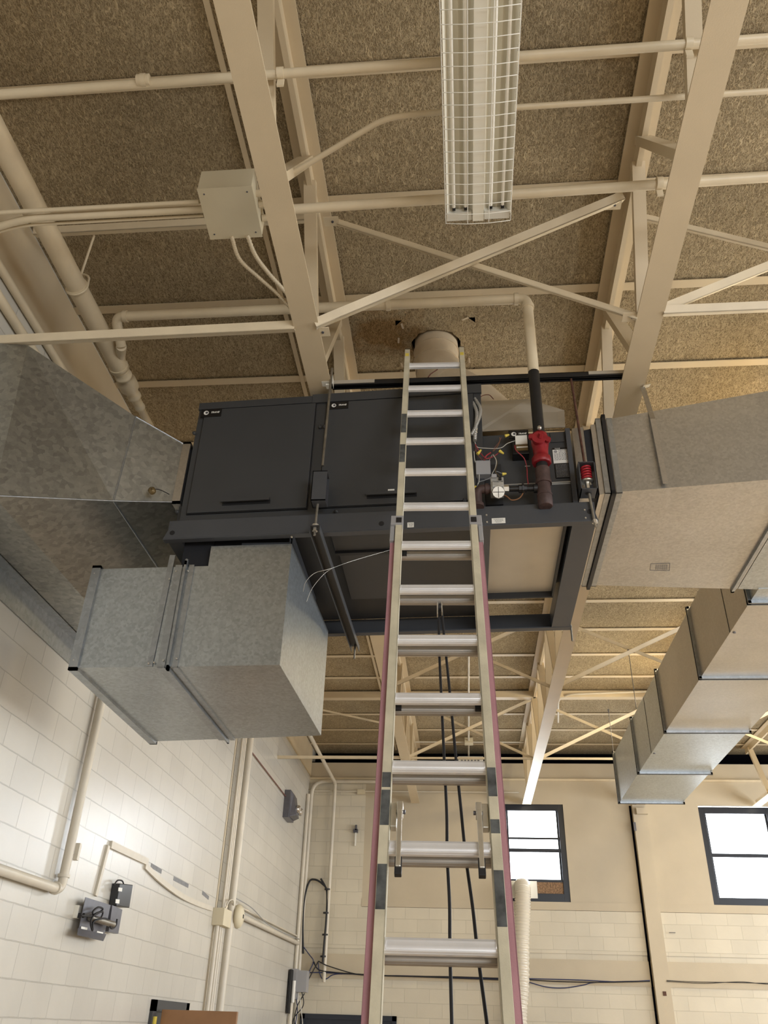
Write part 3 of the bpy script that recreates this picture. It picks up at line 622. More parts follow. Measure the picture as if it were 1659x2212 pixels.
# rating plate + warning labels
a = PU(1193, 969, 0.045); b = PU(1236, 999, 0.045)
k = MB(); ubox(k, a.x, b.x, 0.044, 0.05, b.z, a.z); pl = k.build('rating_plate', 'label_white', unit)
k = MB(); ubox(k, a.x, b.x, 0.0425, 0.0445, a.z - 0.010, a.z + 0.002)
ubox(k, a.x + 0.004, b.x + 0.006, 0.044, 0.05, b.z - 0.105, b.z - 0.004); k.build('label_black_ground', 'black_gloss', pl)
k = MB(); random.seed(3)
for r_ in range(9):
    x = a.x + 0.006 + (0.028 if r_ < 3 else 0)
    while x < b.x - 0.008:
        wd_ = random.uniform(0.004, 0.014); z = a.z - 0.017 - r_ * 0.0085
        if z > b.z + 0.003: ubox(k, x, min(x + wd_, b.x - 0.004), 0.0425, 0.0442, z, z + 0.0025)
        x += wd_ + 0.003
MB().disc_lathe(U(a.x + 0.017, 0.043, a.z - 0.025), (0, -1, 0), ((0, 0.010), (0.0008, 0.010)), 16).build('rating_seal', 'wire_grey', pl)
k.build('rating_print', 'label_ink', pl)
k = MB()
for r_ in range(11):
    x = a.x + 0.009; z = b.z - 0.014 - r_ * 0.0085
    while x < b.x:
        wd_ = random.uniform(0.003, 0.012); ubox(k, x, min(x + wd_, b.x + 0.002), 0.0425, 0.0442, z, z + 0.0022); x += wd_ + 0.002
k.build('warning_print', 'wire_grey', pl)
text_mesh('TRANE', 0.010, basis(U(a.x + 0.028, 0.042, a.z - 0.004), (1, SL, 0), (0, 0, 1)), 'plate_lettering', 'label_white', pl, 0.0004)

# support frame under unit: front / rear rails, side rails, channels
zr0, zr1 = 2.385, 2.505
fr = empty('heater_cradle', U(-0.4, 0.6, 2.385), 'dark steel support frame carrying the heater unit', 'frame')
m_ = MB(); xl0, xl1, xrr = -1.70, -1.655, 0.765
m_.hexa([U(xl0, -0.045, zr0), U(xrr, -0.045, zr0), U(xrr, -0.038, zr0), U(xl0, -0.038, zr0), U(xl1, -0.045, zr1), U(xrr - 0.03, -0.045, zr1), U(xrr - 0.03, -0.038, zr1), U(xl1, -0.038, zr1)])
ubox(m_, xl0, xrr, -0.045, 0.0, zr0 - 0.006, zr0); ubox(m_, xl1, xrr - 0.03, -0.045, 0.0, zr1 - 0.006, zr1 - 0.001)
m_.build('front_rail', 'rail_paint', fr, bevel=0.002)
for px, py in ((372, 1151), (824, 1131), (1274, 1105)):
    c = PU(px, py, -0.0455); MB().disc_lathe(c, (0, -1, 0), ((-0.002, 0.015), (0.001, 0.015)), 18).build('rail_hole', 'black', fr)
for px, py in ((1263, 1102), (1265, 1119), (1051, 1113), (1052, 1128), (630, 1160)):
    MB().disc_lathe(PU(px, py, -0.0455), (0, -1, 0), ((-0.002, 0.006), (0.004, 0.005)), 10).build('rail_screw', 'zinc', fr)
D1 = 1.40
m_ = MB(); ubox(m_, -1.70, 0.765, D1 - 0.006, D1, zr0, zr1); ubox(m_, -1.70, 0.765, D1 - 0.05, D1, zr0 - 0.004, zr0 + 0.004); m_.build('rear_rail', 'rail_paint', fr)
m_ = MB(); ubox(m_, 0.63, 0.755, -0.04, D1, zr0 - 0.002, zr0 + 0.006); ubox(m_, 0.63, 0.640, -0.04, D1, zr0, zr1); ubox(m_, 0.745, 0.755, -0.04, D1, zr0, zr1); m_.build('side_rail', 'rail_paint', fr)
m_ = MB(); ubox(m_, 0.135, 0.185, -0.04, D1, zr0, zr0 + 0.006); ubox(m_, 0.135, 0.142, -0.04, D1, zr0, zr1); m_.build('cross_rail', 'rail_paint', fr)
m_ = MB(); ubox(m_, -1.68, -1.60, -0.04, D1, zr0 + 0.0, zr1); m_.build('side_rail', 'rail_paint', fr)
# undersides
m_ = MB(); ubox(m_, -1.60, 0.135, 0.02, DP, zu0 - 0.028, zu0 - 0.02); m_.build('bottom_pan', 'unit_paint_dark', fr)
for d0, d1, x0, x1, z in ((0.05, 0.32, -0.74, 0.12, 2.465), (0.36, 0.98, -0.72, 0.12, 2.462)):
    m_ = MB(); ubox(m_, x0, x1, d0, d1, z, z + 0.008); m_.build('access_pan', 'unit_paint', fr, bevel=0.002)
m_ = MB(); ubox(m_, -0.74, 0.12, 0.325, 0.355, 2.45, 2.475); ubox(m_, -0.74, 0.12, 0.022, 0.045, 2.45, 2.475); m_.build('pan_rib', 'unit_paint_dark', fr)
for x in [-0.68 + 0.12 * i for i in range(7)]:
    MB().disc_lathe(U(x, 0.035, 2.45), (0, 0, -1), ((-0.002, 0.004), (0.003, 0.003)), 8).build('pan_screw', 'zinc', fr)
m_ = MB(); ubox(m_, 0.187, 0.60, 0.0, 0.91, 2.44, 2.446); m_.build('drain_pan', 'pan_galv', fr)['label'] = 'pale sheet metal pan'
m_ = MB(); ubox(m_, 0.187, 0.60, 0.91, 0.925, 2.40, 2.45); ubox(m_, 0.596, 0.606, 0.0, 0.925, 2.40, 2.45); m_.build('pan_lip', 'unit_paint_dark', fr)
# stickers on the front rail
def sticker(px0, py0, px1, py1, rows, torn=False):
    a = PU(px0, py0, -0.046); b = PU(px1, py1, -0.046); z0 = min(a.z, b.z); z1 = max(a.z, b.z)
    k = MB(); ubox(k, a.x, b.x, -0.0475, -0.0455, z0, z1); s = k.build('sticker', 'label_white', fr)
    k = MB()
    for r_ in range(rows):
        z = z1 - (r_ + 1) * (z1 - z0) / (rows + 1); wd_ = (b.x - a.x) * (0.35 - 0.07 * r_); c = (a.x + b.x) / 2; x = c - wd_
        while x < c + wd_:
            q = random.uniform(0.004, 0.009); ubox(k, x, x + q, -0.0483, -0.0475, z - 0.0012, z + 0.0012); x += q + 0.002
    k.build('sticker_print', 'label_ink', s)
sticker(1062, 1120, 1092, 1130, 3); sticker(880, 1129, 894, 1139, 3)
c0 = PU(838, 1059, -0.007); c1 = PU(852, 1056, -0.007); k = MB(); ubox(k, c0.x, c1.x, -0.0085, -0.0065, c0.z - 0.004, c0.z + 0.006); k.build('paper_tag', 'label_white', dr)

# hangers: strut on the truss flanges, rods and spring isolators
st = empty('support_strut', (0.13, 4.06, 3.512), 'black steel strut spanning between the two roof trusses above the heater', 'strut')
xs0, xs1 = -0.857 + 0.05, 1.124 - 0.05
MB().box((xs0, 4.04, 3.512), (xs1, 4.044, 3.553)).box((xs0, 4.077, 3.512), (xs1, 4.081, 3.553)).box((xs0, 4.04, 3.549), (xs1, 4.081, 3.553)).box((xs0, 4.04, 3.512), (xs1, 4.050, 3.515)).box((xs0, 4.071, 3.512), (xs1, 4.081, 3.515)).build('channel', 'black_iron', st)
MB().box((xs0 + 0.02, 4.035, 3.525), (xs0 + 0.30, 4.04, 3.552)).build('overspray_patch', 'pan_galv', st)
MB().box((1.124 - 0.28, 4.035, 3.528), (xs1, 4.04, 3.552)).build('overspray_patch', 'pan_galv', st)
tag(MB().box((xs0, 5.35, 3.512), (xs1, 5.39, 3.553)).build('support_strut', 'black_iron'), 'rear black steel strut behind the flue pipe', 'strut')
yr = 3.925
def isolator(c, rod_bot, open_face, rod_m, label):
    t = empty('spring_hanger', c, label, 'hanger', 'threaded hanger rods with spring isolators')
    MB().tube([(c[0] - 0.012, c[1], 3.60), (c[0], c[1], c[2] + 0.06)], 0.0065, 10).build('upper_rod', rod_m, t)
    MB().tube([(c[0], c[1], c[2] - 0.04), (c[0], c[1], rod_bot)], 0.0075, 10).build('lower_rod', rod_m, t)
    return t
# left hanger: closed channel box
cl = PP(690, 1045, (0, yr, 0), (0, 1, 0)); xh = cl.x
tl = empty('spring_hanger', (xh, yr, 2.6), 'hanger rod with closed grey spring box in front of the heater doors', 'hanger', 'threaded hanger rods with spring isolators')
top = PP(735, 800, (0, yr + 0.02, 0), (0, 1, 0)); tz = PP(712, 830, (0, yr + 0.02, 0), (0, 1, 0))
MB().tube([(PP(716, 812, (0, yr + 0.05, 0), (0, 1, 0)).x, yr + 0.05, 3.60), (xh + 0.01, yr, 2.80)], 0.0085, 10).build('upper_rod', 'steel_rod', tl)
zc1, zc0 = PP(690, 1020, (0, yr - 0.03, 0), (0, 1, 0)).z, PP(690, 1083, (0, yr - 0.03, 0), (0, 1, 0)).z
x0, x1 = xh - 0.035, xh + 0.05
MB().box((x0, yr - 0.045, zc0), (x1, yr - 0.040, zc1)).box((x0, yr - 0.045, zc0), (x1, yr + 0.04, zc0 + 0.005)).box((x0, yr - 0.045, zc1 - 0.005), (x1, yr + 0.04, zc1)).box((x0, yr + 0.035, zc0), (x1, yr + 0.04, zc1)).box((x0, yr - 0.045, zc0), (x0 + 0.004, yr + 0.04, zc1)).build('spring_box', 'rail_paint', tl)
def spring(c, r, z0, z1, turns, wr):
    n = turns * 16; return MB().tube([(c[0] + r * math.cos(2 * math.pi * i / 16), c[1] + r * math.sin(2 * math.pi * i / 16), z0 + (z1 - z0) * i / n) for i in range(n + 1)], wr, 8)
spring((xh + 0.008, yr), 0.024, zc0 + 0.03, zc1 - 0.03, 4, 0.005).build('coil_spring', 'spring_red', tl)
zbm = PU(684, 1165, -0.06).z
MB().tube([(xh, yr, zc0 + 0.02), (xh - 0.004, yr, zbm)], 0.0075, 10).build('lower_rod', 'steel_rod', tl)
MB().tube([(xh - 0.003, yr, 2.375), (xh - 0.003, yr, 2.355)], 0.016, 6, smooth=False).tube([(xh - 0.003, yr, 2.395), (xh - 0.003, yr, 2.378)], 0.020, 12).build('nut', 'zinc', tl)
# white beam clamp at top of left rod
bc = PP(712, 828, (0, 4.0, 0), (0, 1, 0))
bcl = empty('beam_clamp', bc, 'small white beam clamp gripping the left truss edge above the rod', 'clamp')
MB().box(bc + V((-0.05, -0.02, 0.0)), bc + V((0.02, 0.03, 0.012))).box(bc + V((-0.02, -0.02, -0.03)), bc + V((0.025, 0.02, -0.02))).box(bc + V((0.01, -0.02, -0.03)), bc + V((0.024, 0.02, 0.03))).build('clamp_jaw', 'white_paint', bcl)
MB().bar(bc + V((0.0, 0, 0.02)), bc + V((0.015, 0, 0.06)), 0.02, 0.008).build('clamp_tab', 'white_paint', bcl)
# right hanger: open box with red spring
yr2 = YU + SL * 0.75 - 0.06
cr = PP(1268, 1040, (0, yr2, 0), (0, 1, 0)); xh2 = cr.x
tr_ = empty('spring_hanger', (xh2, yr2, 2.36), 'rusty hanger rod with open box showing a red spring, right end of heater', 'hanger', 'threaded hanger rods with spring isolators')
zq1, zq0 = PP(1268, 1008, (0, yr2, 0), (0, 1, 0)).z, PP(1268, 1067, (0, yr2, 0), (0, 1, 0)).z
MB().tube([(0.735, 4.06, 3.53), (xh2, yr2, zq1 - 0.02)], 0.0075, 10).build('upper_rod', 'rusty_rod', tr_)
xx0, xx1 = xh2 - 0.045, xh2 + 0.045
MB().box((xx0, yr2 - 0.05, zq0), (xx0 + 0.005, yr2 + 0.045, zq1)).box((xx1 - 0.005, yr2 - 0.05, zq0), (xx1, yr2 + 0.045, zq1)).box((xx0, yr2 - 0.05, zq1 - 0.005), (xx1, yr2 + 0.045, zq1)).box((xx0, yr2 - 0.05, zq0), (xx1, yr2 + 0.045, zq0 + 0.005)).build('spring_box', 'rail_paint', tr_)
spring((xh2, yr2 - 0.005), 0.026, zq0 + 0.085, zq1 - 0.012, 5, 0.006).build('coil_spring', 'spring_red', tr_)
MB().disc_lathe((xh2, yr2 - 0.005, zq0 + 0.07), (0, 0, 1), ((0, 0.012), (0.003, 0.034), (0.008, 0.036), (0.014, 0.034), (0.016, 0.02)), 20).build('spring_cup', 'zinc', tr_)
MB().tube([(xh2, yr2 - 0.005, zq0 + 0.075), (xh2, yr2 - 0.005, zq0 + 0.03)], 0.014, 6, smooth=False).build('nut', 'zinc', tr_)
MB().tube([(xh2, yr2 - 0.005, zq0 + 0.03), (xh2 + 0.015, yr2 + 0.0, 2.33)], 0.0075, 10).build('lower_rod', 'steel_rod', tr_)
MB().disc_lathe((xh2 + 0.0, yr2 - 0.005, zq0 - 0.002), (0, 0, -1), ((-0.004, 0.016), (0.001, 0.016)), 16).build('rod_hole', 'black', tr_)
MB().tube([(xh2 + 0.015, yr2, 2.375), (xh2 + 0.015, yr2, 2.355)], 0.015, 6, smooth=False).build('nut', 'zinc', tr_)
# channels crossing under the frame front-to-back
chn = empty('cross_channel', (-0.78, 4.7, 2.33), 'dark slotted channel crossing under the heater between its hanger rods', 'channel')
ca = V((xh + 0.0, yr - 0.03, 2.375)); cbb = P(768, 1396, 2, 2.375)
m_ = MB(); m_.bar(ca, cbb, 0.004, 0.045, os=-0.028, ou=-0.02); m_.bar(ca, cbb, 0.004, 0.045, os=0.028, ou=-0.02); m_.bar(ca, cbb, 0.06, 0.004); m_.build('channel_body', 'unit_paint', chn)
MB().cyl(cbb + V((0, -0.03, 0.03)), cbb + V((0, -0.03, -0.11)), 0.007, 10).build('rear_rod_end', 'steel_rod', chn)
rr = tag(MB().cyl(P(1233, 1350, 2, 2.42), P(1233, 1350, 2, 2.42) + V((0, 0, -0.12)), 0.007, 10).build('rod_end', 'steel_rod'), 'bare rod end below the rear right corner of the frame', 'rod')

# gas train
gv = empty('gas_cock', (xr, YG, 2.80), 'red gas shut-off cock on the black pipe beside the heater', 'valve')
pz = lambda py, px=1180: PP(px, py, (0, YG, 0), (0, 1, 0)).z
zA, zB, zC_, zD = pz(942), pz(968), pz(985), pz(999)
MB().disc_lathe((xr, YG, zA + 0.012), (0, 0, -1), ((0, 0.036), (0.004, 0.046), (0.03, 0.050), (0.07, 0.050), (0.10, 0.045), (0.14, 0.042), (0.165, 0.046), (0.17, 0.055), (0.205, 0.055), (0.21, 0.050)), 10).build('valve_body', 'valve_red', gv)
M = MB(); zv = pz(958)
M.tube([(xr - 0.01, YG - 0.035, zv), (xr - 0.01, YG - 0.062, zv)], 0.040, 20)
for a_ in (-0.052, 0.040): M.tube([(xr + a_, YG - 0.04, zv - 0.25 * a_), (xr + a_, YG - 0.058, zv - 0.25 * a_)], 0.017, 14)
M.box((xr - 0.05, YG - 0.056, zv - 0.012), (xr + 0.04, YG - 0.042, zv + 0.018)); M.build('valve_bonnet', 'valve_red', gv)
MB().tube([(xr - 0.004, YG - 0.06, zv), (xr - 0.0, YG - 0.085, zv + 0.01)], 0.014, 6, smooth=False).build('valve_stem', 'valve_red', gv)
MB().disc_lathe((xr - 0.002, YG - 0.045, zA + 0.02), (0, -1, 0.2), ((0, 0.012), (0.012, 0.013), (0.018, 0.008)), 12).build('grease_plug', 'zinc', gv)
dt = empty('gas_drip_leg', (xr, YG, 2.46), 'rusty capped drip leg at the foot of the gas pipe', 'pipe')
zz_ = [pz(y, 1182) for y in (999, 1012, 1013, 1040, 1041, 1046, 1047, 1072, 1073, 1094)]
MB().cyl((xr, YG, zz_[0]), (xr, YG, zz_[1]), 0.033, 18).build('nipple', 'black_iron', dt)
MB().tube([(xr, YG, zz_[2]), (xr, YG, zz_[3])], 0.042, 20).tube([(xr, YG, zz_[3]), (xr, YG, zz_[5])], 0.046, 20).build('tee_fitting', 'rust_iron', dt)
MB().tube([(xr, YG, zz_[5]), (xr, YG, zz_[7])], 0.038, 20).tube([(xr, YG, zz_[7]), (xr, YG, zz_[9] + 0.005), (xr, YG, zz_[9])], [0.041, 0.041, 0.036], 20).tube([(xr, YG, zz_[7] + 0.012), (xr, YG, zz_[7])], 0.043, 20).build('cap_leg', 'rust_iron', dt)
gy = YG + 0.01; gz = pz(1054, 1110)
gt = empty('gas_train', (0.33, gy, gz), 'horizontal black pipe and union feeding the gas control valve', 'pipe')
xv = PP(1097, 1054, (0, gy, 0), (0, 1, 0)).x
MB().cyl((xr - 0.03, gy, gz), (xv, gy, gz), 0.0155, 14).build('pipe_nipple', 'black_iron', gt)
xu = PP(1129, 1054, (0, gy, 0), (0, 1, 0)).x
MB().tube([(xu - 0.022, gy, gz), (xu - 0.004, gy, gz)], 0.025, 8, smooth=False).tube([(xu - 0.004, gy, gz), (xu + 0.006, gy, gz)], 0.032, 8, smooth=False).tube([(xu + 0.006, gy, gz), (xu + 0.022, gy, gz)], 0.022, 8, smooth=False).build('union', 'black_iron', gt)
MB().tube([(xr - 0.055, gy, gz), (xr - 0.03, gy, gz)], 0.026, 14).build('bushing', 'black_iron', gt)
gc = empty('gas_control_valve', (0.235, gy, gz), 'silver gas control valve with cross-slotted knob beside the ladder', 'valve')
a = PP(1059, 1034, (0, gy - 0.02, 0), (0, 1, 0)); b = PP(1089, 1062, (0, gy - 0.02, 0), (0, 1, 0))
MB().box((a.x, gy - 0.035, b.z - 0.005), (b.x, gy + 0.04, a.z)).build('valve_housing', 'galv_box', gc, bevel=0.004)
MB().box((a.x + 0.008, gy - 0.045, b.z + 0.02), (b.x - 0.006, gy - 0.035, a.z - 0.03)).build('valve_face', 'galv_box', gc, bevel=0.002)
MB().box((a.x + 0.045, gy - 0.047, a.z - 0.026), (b.x - 0.012, gy - 0.03, a.z - 0.005)).build('terminal_recess', 'black', gc)
MB().box((a.x + 0.006, gy - 0.05, a.z - 0.01), (a.x + 0.035, gy, a.z + 0.012)).build('terminal_cover', 'plastic_grey', gc, bevel=0.002)
kc = V(((a.x + b.x) / 2 + 0.003, gy - 0.04, b.z - 0.018))
MB().disc_lathe(kc, (0, -1, -0.5), ((0, 0.036), (0.018, 0.036), (0.022, 0.033)), 12).build('regulator_knob', 'zinc', gc)
nn = V((0, -1, -0.5)).normalized(); uu = V((0, -0.5, 1)).normalized()
MB().bar(kc + nn * 0.023 - V((0.03, 0, 0)), kc + nn * 0.023 + V((0.03, 0, 0)), 0.003, 0.002, nn).bar(kc + nn * 0.023 - uu * 0.03, kc + nn * 0.023 + uu * 0.03, 0.003, 0.002, nn).build('knob_slot', 'black', gc)
MB().tube([(b.x, gy, gz), (b.x + 0.028, gy, gz)], 0.024, 6, smooth=False).build('inlet_hex', 'zinc', gc)
text_mesh('Honeywell', 0.0135, basis((a.x + 0.040, gy - 0.0455, a.z - 0.037), (1, 0, 0), (0, 0, 1)), 'valve_lettering', 'label_ink', gc, 0.0005, 0, True)
ef = empty('gas_elbow', (0.12, gy, gz - 0.03), 'dark rusty elbow fitting left of the gas control valve', 'pipe fitting')
MB().tube(rounded([(a.x, gy, gz + 0.004), (a.x - 0.075, gy, gz + 0.004), (a.x - 0.075, gy + 0.02, gz - 0.10)], 0.05), [0.026] * 8, 16).build('elbow_body', 'rust_iron', ef)
MB().tube([(a.x - 0.03, gy, gz + 0.004), (a.x - 0.012, gy, gz + 0.004)], 0.033, 16).tube([(a.x - 0.075, gy + 0.018, gz - 0.085), (a.x - 0.075, gy + 0.018, gz - 0.105)], 0.036, 16).build('elbow_bead', 'rust_iron', ef)
yp = gy + 0.0
pipe('pilot_tube', [PP(1052, 1062, (0, gy, 0), (0, 1, 0)), PP(1090, 1070, (0, gy, 0), (0, 1, 0)), PP(1105, 1080, (0, gy, 0), (0, 1, 0)), PP(1122, 1076, (0, gy, 0), (0, 1, 0)), PP(1132, 1062, (0, gy, 0), (0, 1, 0))], 0.0035, 'copper_wire', 'copper pilot tube looping below the gas valve', 'tube', curve=True)
# ignition control box + wires
ub = MB(); a = PP(1027, 1003, (0, YU - 0.0, 0), (0, 1, 0)); b = PP(1060, 1032, (0, YU, 0), (0, 1, 0))
ic = tag(ub.box((a.x, 3.955, b.z), (b.x, 4.03, a.z)).build('control_box', 'plastic_grey', bevel=0.004), 'grey control box among loose wires right of the ladder', 'electrical box')
def wire(pts, m, label, r=0.0022, y=YU - 0.035):
    pp = [PP(p[0], p[1], (0, y - (p[2] if len(p) > 2 else 0), 0), (0, 1, 0)) for p in pts]
    return tag(MB().tube(catmull(pp, 8), r, 6).build('loose_wire', m), label, 'wire', 'loose wires at the heater controls')
wire([(1026, 955), (1030, 965), (1045, 968), (1080, 968), (1096, 958), (1113, 952)], 'wire_white', 'cream loose wire reaching up to the transformer')
wire([(1026, 958), (1030, 980), (1040, 990), (1050, 992, .02), (1058, 986)], 'wire_brown', 'brown loose wire ending at the left yellow connector')
wire([(1027, 960), (1035, 975), (1050, 990, .02), (1066, 986), (1080, 976)], 'wire_red', 'red loose wire arching to the middle yellow connector', 0.003)
wire([(1024, 975), (1026, 995), (1034, 1012), (1035, 1035), (1033, 1046)], 'wire_white', 'pale loose wire hanging left of the control box')
wire([(1064, 975), (1070, 965), (1078, 955), (1083, 945)], 'wire_brown', 'stripped brown wire sticking up left of the transformer')
wire([(1066, 975), (1076, 962), (1080, 950), (1079, 945)], 'copper_wire', 'stripped copper wire sticking up left of the transformer')
wire([(1065, 982), (1072, 995, .02), (1070, 1010), (1064, 1022), (1060, 1034)], 'wire_white', 'cream loose wire dropping to the gas control valve')
wire([(1068, 982), (1074, 1000), (1070, 1018, .02), (1078, 1028), (1082, 1036)], 'coil_brass', 'tan loose wire dropping into the valve terminal')
wire([(1063, 983), (1057, 995), (1057, 1008)], 'wire_grey', 'grey loose wire entering the top of the control box')
wire([(1060, 978), (1050, 985, .02), (1046, 995)], 'wire_red', 'short red sleeved wire below the tangle', 0.0045)
wire([(1026, 972), (1038, 990), (1052, 1004)], 'wire_brown', 'thin brown wire slanting across the control box')
wire([(1112, 962), (1115, 973, .02), (1132, 990, .02), (1138, 1010), (1139, 1030), (1141, 1046)], 'wire_red', 'long red wire dropping from the transformer to the gas pipe', 0.0032)
wire([(1072, 1018), (1078, 1020), (1086, 1024)], 'wire_grey', 'short grey wire ending at the lower yellow connector')
wire([(1030, 1052), (1034, 1042), (1048, 1037), (1060, 1032)], 'wire_grey', 'grey wire running under the control box')
for (x, y, dx, dy, wh) in ((1094, 941, 6, -2, 'top yellow wire connector beside the logo plate'), (1034, 978, 5, -6, 'left yellow wire connector beside the ladder rail'), (1082, 976, 6, 4, 'middle yellow wire connector at the end of the tangle'), (1088, 1024, 6, -1, 'lower yellow wire connector above the silver valve'), (1028, 1056, -1, -6, 'lowest yellow wire connector beside the ladder')):
    p0 = PP(x, y, (0, YU - 0.05, 0), (0, 1, 0)); p1 = PP(x + dx, y + dy, (0, YU - 0.05, 0), (0, 1, 0))
    tag(MB().tube([p0 - (p1 - p0) * 0.5, p0, p1], [0.010, 0.009, 0.005], 8).build('wire_connector', 'yellow'), wh, 'wire connector', 'yellow wire connectors')
tag(MB().box(PP(1136, 1006, (0, YU - 0.04, 0), (0, 1, 0)) - V((0.006, 0.004, 0.003)), PP(1143, 1008, (0, YU - 0.04, 0), (0, 1, 0)) + V((0.006, 0.004, 0.004))).build('crimp_terminal', 'label_white'), 'small white crimp on the red wire', 'wire connector')
flex('flexible_conduit', [(-0.02, 4.25, 3.50), P(1012, 852, 1, 4.05), P(1030, 868, 1, 4.0), P(1038, 890, 1, 3.97), P(1026, 925, 1, 3.95), P(1018, 940, 1, 3.95)], 0.010, 'galv_box', 'silver ribbed conduit looping down behind the right ladder rail')
flex('flexible_conduit', [(0.02, 4.28, 3.50), P(1010, 862, 1, 4.03), P(1022, 872, 1, 4.0), P(1030, 893, 1, 3.97), P(1027, 930, 1, 3.95), P(1026, 953, 1, 3.95)], 0.011, 'galv_box', 'second silver ribbed conduit ending at the loose wires')
pipe('thin_cable', [P(1024, 872, 1, 4.0), P(1040, 856, 1, 4.2), P(1056, 853, 1, 4.3), P(1066, 862, 1, 4.35)], 0.003, 'wire_brown', 'thin brown cable arching over the flue elbow', 'cable', curve=True)

# ================================================================== FLUE
fl = empty('flue_pipe', (hc.x, hc.y, 3.4), 'cream painted flue pipe rising through a ragged hole in the ceiling', 'flue pipe')
R = 0.168
fpts = [V((hc.x, hc.y, 4.80)), V((hc.x, hc.y, 4.36)), V((hc.x + 0.01, hc.y - 0.01, 4.26)), V((hc.x + 0.10, hc.y - 0.06, 4.06)), V((0.13, 4.64, 3.85)), V((0.24, 4.58, 3.66)), V((0.31, 4.56, 3.30))]
MB().tube(fpts[:3], R, 28).build('flue_section', 'flue_paint', fl)
MB().tube([fpts[2] + V((0, 0, 0.02)), fpts[3]], [R * 1.02, R * 1.02], 28).build('flue_elbow', 'flue_paint', fl)
MB().tube([fpts[3] + V((-0.03, 0.02, 0.06)), fpts[4]], [R, R], 28).build('flue_elbow', 'flue_paint', fl)
MB().tube([fpts[4] + V((-0.03, 0.02, 0.05)), fpts[5], fpts[6]], [R * 1.02, R * 1.02, R * 1.0], 28).build('flue_section', 'flue_paint', fl)
for p, d in ((fpts[1], V((0, 0, 1))), (fpts[0] + V((0, 0, -0.33)), V((0, 0, 1))), (fpts[3], (fpts[3] - fpts[2])), (fpts[4], fpts[4] - fpts[3])):
    d = d.normalized(); MB().tube([p - d * 0.006, p + d * 0.006], R * 1.045, 28).build('crimp_ring', 'flue_paint', fl)
MB().tube([P(920, 822, 1, 4.35), P(930, 808, 1, 4.4), P(945, 798, 1, 4.42)], 0.004, 6).build('band_wire', 'wire_brown', fl)
# torn chips hanging at ceiling around hole
random.seed(11)
for i, (px, py) in enumerate(((869, 704), (861, 735), (1005, 688), (868, 788), (1014, 778), (866, 805))):
    c = P(px, py, 2, ZC - 0.006); a_ = random.uniform(0, 3)
    tag(MB().bar(c - V((math.cos(a_), math.sin(a_), 0)) * 0.025, c + V((math.cos(a_), math.sin(a_), -0.2)) * 0.025, 0.014, 0.004).build('ceiling_splinter', 'flue_paint'),
        ['torn splinter upper left of the flue hole', 'torn splinter left of the flue hole', 'torn splinter upper right of the flue hole', 'torn splinter just above a tee, left of ladder top', 'torn splinter right of ladder top', 'lowest torn splinter left of ladder top'][i], 'splinter', 'splinters around the flue hole')

# ================================================================== DUCTS
def slab_quads(mb, rings, close=True):
    """loft of rectangular rings (each 4 pts) with triangulated creases"""
    for a, b in zip(rings, rings[1:]):
        for i in range(4):
            j = (i + 1) % 4
            mb.add([a[i], a[j], b[j], b[i]], [(0, 1, 2), (0, 2, 3)])
    if close: mb.add(rings[0], [(0, 1, 2, 3)]); mb.add(rings[-1], [(3, 2, 1, 0)])
    return mb
def ring_x(x, yf, yb, z0, z1): return [V((x, yf, z0)), V((x, yf, z1)), V((x, yb, z1)), V((x, yb, z0))]
def flange(mb, ring, d, t=0.03, h=0.022):
    d = V(d).normalized(); c = sum(ring, V()) / 4
    for i in range(4):
        a, b = ring[i], ring[(i + 1) % 4]; e = (b - a).normalized(); n = ((a + b) / 2 - c); n = (n - e * n.dot(e)); n = (n - d * n.dot(d)).normalized()
        mb.bar(a + n * h / 2 - e * h, b + n * h / 2 + e * h, t, h, n)
    return mb
# left duct: flares from the unit collar to the trunk on the wall
Yc = 4.10
Aring = [PP(365, 1085, (0, Yc, 0), (0, 1, 0)), PP(394, 962, (0, Yc, 0), (0, 1, 0)), None, None]
Aring[0] = V((-1.70, Yc, Aring[0].z)); Aring[1] = V((-1.70, Yc, Aring[1].z)); Aring[2] = Aring[1] + V((0, 1.05, 0)); Aring[3] = Aring[0] + V((0, 1.05, 0))
B0 = PP(245, 1082, (0, 3.90, 0), (0, 1, 0)); B1 = PP(293, 900, (0, 3.90, 0), (0, 1, 0)); xm = (B0.x + B1.x) / 2
Bring = [V((B0.x, 3.90, B0.z)), V((B1.x, 3.90, B1.z)), V((B1.x, 5.35, B1.z)), V((B0.x, 5.35, B0.z))]
C0 = PP(-10, 1072, (0, 3.52, 0), (0, 1, 0)); C1 = PP(60, 746, (0, 3.54, 0), (0, 1, 0))
zl = 2.375
Cring = [V((-2.47, 3.52, zl)), V((C1.x, 3.54, C1.z)), V((C1.x, 5.9, C1.z)), V((-2.47, 5.9, zl))]
Dring = [V((-2.81, 3.50, zl)), V((-2.81, 3.50, C1.z)), V((-2.81, 5.9, C1.z)), V((-2.81, 5.9, zl))]
ld = empty('supply_duct', (-2.2, 4.6, zl), 'big flared galvanised duct between left wall and the heater', 'duct')
